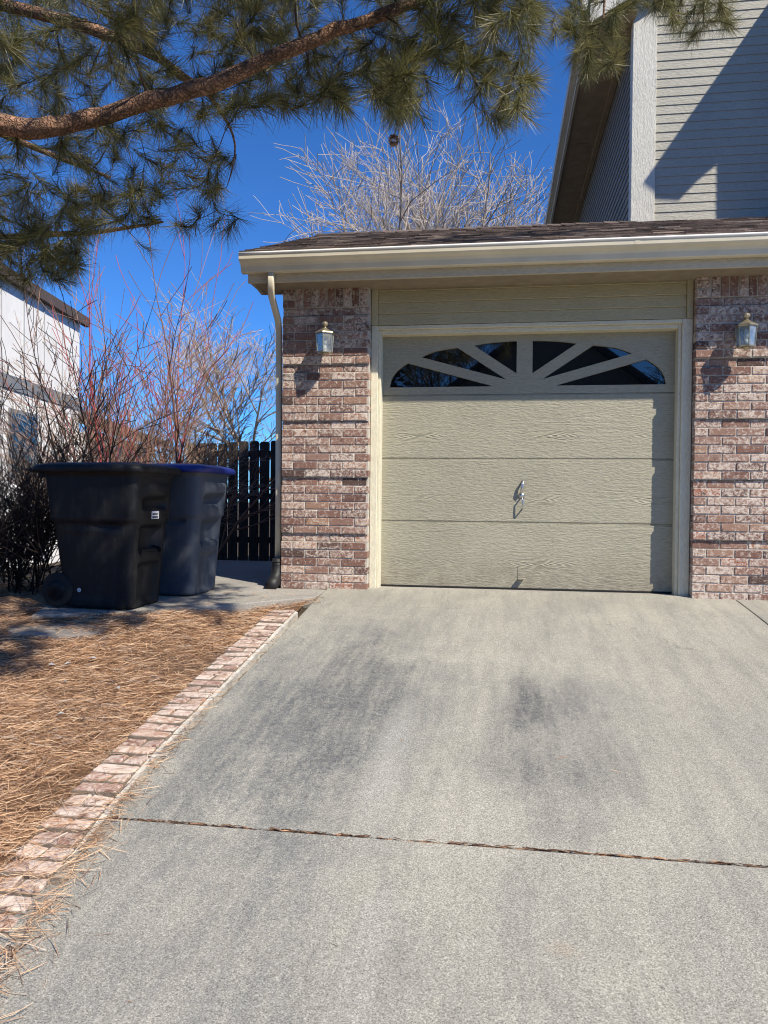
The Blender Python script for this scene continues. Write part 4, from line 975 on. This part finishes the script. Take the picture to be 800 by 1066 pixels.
T += region(400, 560, -20, 132, -2.75, -1.7, 140, lambda u, v: v < 128 - 35 * (abs(u - 470) < 22))
T += region(552, 602, -20, 36, -.95, -.4, 14)
T += region(588, 650, 0, 78, -.9, -.3, 44, lambda u, v: abs(u - 622) < 32 - v * .12)
T += region(650, 705, -10, 18, -.8, -.3, 12)
T += region(690, 768, -20, 42, -.6, .1, 40, lambda u, v: v < 46 - abs(u - 722) * .5)
T += region(560, 800, -160, -25, -.6, 0.2, 30)
T += region(-60, 480, -300, -40, -2.8, -1.4, 260)
for i in range(150): T.append(V((rnd.uniform(-4.6, -1.6), rnd.uniform(-3.2, -.2), rnd.uniform(2.7, 4.8))))
for i in range(90):
    a = rnd.uniform(0, 6.283); z_ = rnd.uniform(4.5, 9.3); q = rnd.uniform(.3, 1) * (9.8 - z_) * .42; T.append(V((-4.4 + math.cos(a) * q, -2.9 + math.sin(a) * q, z_ - .4)))
for z_ in np.linspace(2.5, 8.8, 26): nodes.append((V((-4.45, -2.85, z_ - .4)), .1))
NP = np.array([tuple(p) for p, r in nodes]); NR = [r for p, r in nodes]
T.sort(key=lambda p: float(np.min(np.sum((NP - np.array(p)) ** 2, 1))))
for t in T:
    d2 = np.sum((NP - np.array(t)) ** 2, 1); i = int(np.argmin(d2)); s_ = V(NP[i]); L = (t - s_).length
    if L < .03: continue
    mid = s_.lerp(t, .5) + V((rnd.gauss(0, .10), rnd.gauss(0, .10), rnd.gauss(-.02, .10))) * L
    n_ = max(3, int(L / .08)); pts = []
    for k in range(n_ + 1):
        f = k / n_; p = s_ * (1 - f) ** 2 + mid * 2 * f * (1 - f) + t * f * f; pts.append(p + (V((rnd.gauss(0, .007), rnd.gauss(0, .007), rnd.gauss(0, .007))) if 0 < k < n_ else V((0, 0, 0))))
    r0 = min(NR[i] * .6, .0035 + .011 * min(L, 1.0)); rads = [r0 + (.0032 - r0) * (k / n_) for k in range(n_ + 1)]
    twg.tube([p - PO for p in pts], rads, 5, rnd.random(), False)
    NP = np.vstack([NP, np.array([tuple(p) for p in pts[1:]])]); NR += rads[1:]
    tips.append((pts[-1], (pts[-1] - pts[-2]).normalized(), L))
twg.build('twigs', 'pine_twig', pine, True)
rn = np.random.default_rng(5); PA = []; PB = []; TT = []
for p, d, L in tips:
    n_ = int(rn.integers(75, 120)); droop = V((0, 0, -.12)); d = (d + droop).normalized()
    bl = rn.uniform(0, min(.16, L * .6 + .03), n_); base = np.array(p)[None, :] - np.array(d)[None, :] * bl[:, None]
    r = rn.normal(size=(n_, 3)); r -= (r @ np.array(d))[:, None] * np.array(d)[None, :]; r /= np.linalg.norm(r, axis=1)[:, None]
    an = np.radians(rn.uniform(12, 72, n_)); dr = np.array(d)[None, :] * np.cos(an)[:, None] + r * np.sin(an)[:, None]
    dr[:, 2] -= .06; ln = rn.uniform(.085, .150, n_)
    PA.append(base - np.array(PO)); PB.append(base + dr * ln[:, None] - np.array(PO)); TT.append(np.clip(rn.normal(.52 + rn.normal(0, .12), .18, n_), 0, 1))
strips('needles', np.concatenate(PA), np.concatenate(PB), np.full(sum(len(a) for a in PA), .0021), np.concatenate(TT), 'needles', pine, .06, rn)
# cone hanging in front of the far tree
cn = MB(); cp_ = A_(410, 146, -1.9); cn.tube([A_(421, 84, -1.95) - PO, A_(417, 112, -1.9) - PO, A_(411, 141, -1.9) - PO], .004, 5)
for i in range(60):
    a = i * 2.4; z_ = -.03 + .06 * i / 60; rad_ = .026 * math.sqrt(max(.05, 1 - (z_ / .034) ** 2)); c = V((math.cos(a) * rad_, math.sin(a) * rad_, z_)); u = V((-math.sin(a), math.cos(a), 0)) * .008; o_ = V((math.cos(a), math.sin(a), -.2)) * .010
    cn.add([cp_ - PO + c * .4, cp_ - PO + c + u, cp_ - PO + c + o_, cp_ - PO + c - u], [(0, 1, 2, 3)], rnd.random())
cn.build('cone', 'tan_twig', pine)

# ================================================================== ACROSS THE STREET (seen reflected in the door panes)
ah = empty('gabled_house', (3.0, -29, -1.1)); tag(ah, 'dark gabled house across the street reflected in the door panes', 'house')
q = MB(); q.box(-6, 6, -5, 5, 0, 4.6); q.prism([(-6, 4.6), (6, 4.6), (0, 9.0)], -5, 5, lambda u, v, w_: (u, w_, v)); q.build('wall', 'tan_wall', ah)
q = MB()
for s_ in (-1, 1): q.prism([(s_ * 6.7, 4.0), (0, 9.02), (0, 9.3), (s_ * 6.8, 4.2)], -5.5, 5.5, lambda u, v, w_: (u, w_, v))
q.build('roof', 'dark_roof', ah)
for xx in (-2.4, 1.2): q = MB(); q.box(xx, xx + 1.2, 5.0, 5.06, 1.2, 2.7); q.build('window', 'grey_trim', ah)
bare_tree('bare_tree', (10.4, -30, -1.1), 'bare tree across the street right of the gabled house', 13, .2, 'dark_twig', 51, dict(levels=5, kids=[6, 6, 6, 4], rmin=.014, limbs=7), group='street trees')
bare_tree('bare_tree', (-1.5, -35, -1.1), 'bare tree behind the gabled house across the street', 12.5, .2, 'dark_twig', 52, dict(levels=5, kids=[6, 6, 6, 4], rmin=.014, limbs=7), group='street trees')
def conifer(loc, H, Rd, label, seed):
    rnd2 = random.Random(seed); rt = empty('evergreen_tree', loc); tag(rt, label, 'tree', 'street trees')
    t_ = MB(); t_.tube([(0, 0, -.3), (0, 0, H * .5), (0, 0, H)], [.2, .12, .02], 8); t_.build('trunk', 'pine_twig', rt)
    mb = MB()
    for i in range(2600):
        z_ = H * (.08 + .92 * rnd2.random() ** 1.3); a = rnd2.uniform(0, 6.283); q_ = Rd * (1 - z_ / H) * rnd2.uniform(.35, 1.08) + .05
        c = V((math.cos(a) * q_, math.sin(a) * q_, z_)); u = V((rnd2.gauss(0, 1), rnd2.gauss(0, 1), rnd2.gauss(0, .5))).normalized() * .28; v = u.orthogonal().normalized() * .12
        mb.add([c - u, c - v, c + u, c + v], [(0, 1, 2, 3)], rnd2.random())
    mb.build('crown', 'far_leaf', rt)
conifer((-5.0, -31, -1.1), 13.0, 3.4, 'dark evergreen across the street, taller of the pair', 61)
conifer((-10.0, -33, -1.1), 11.0, 3.0, 'dark evergreen across the street, shorter of the pair', 62)
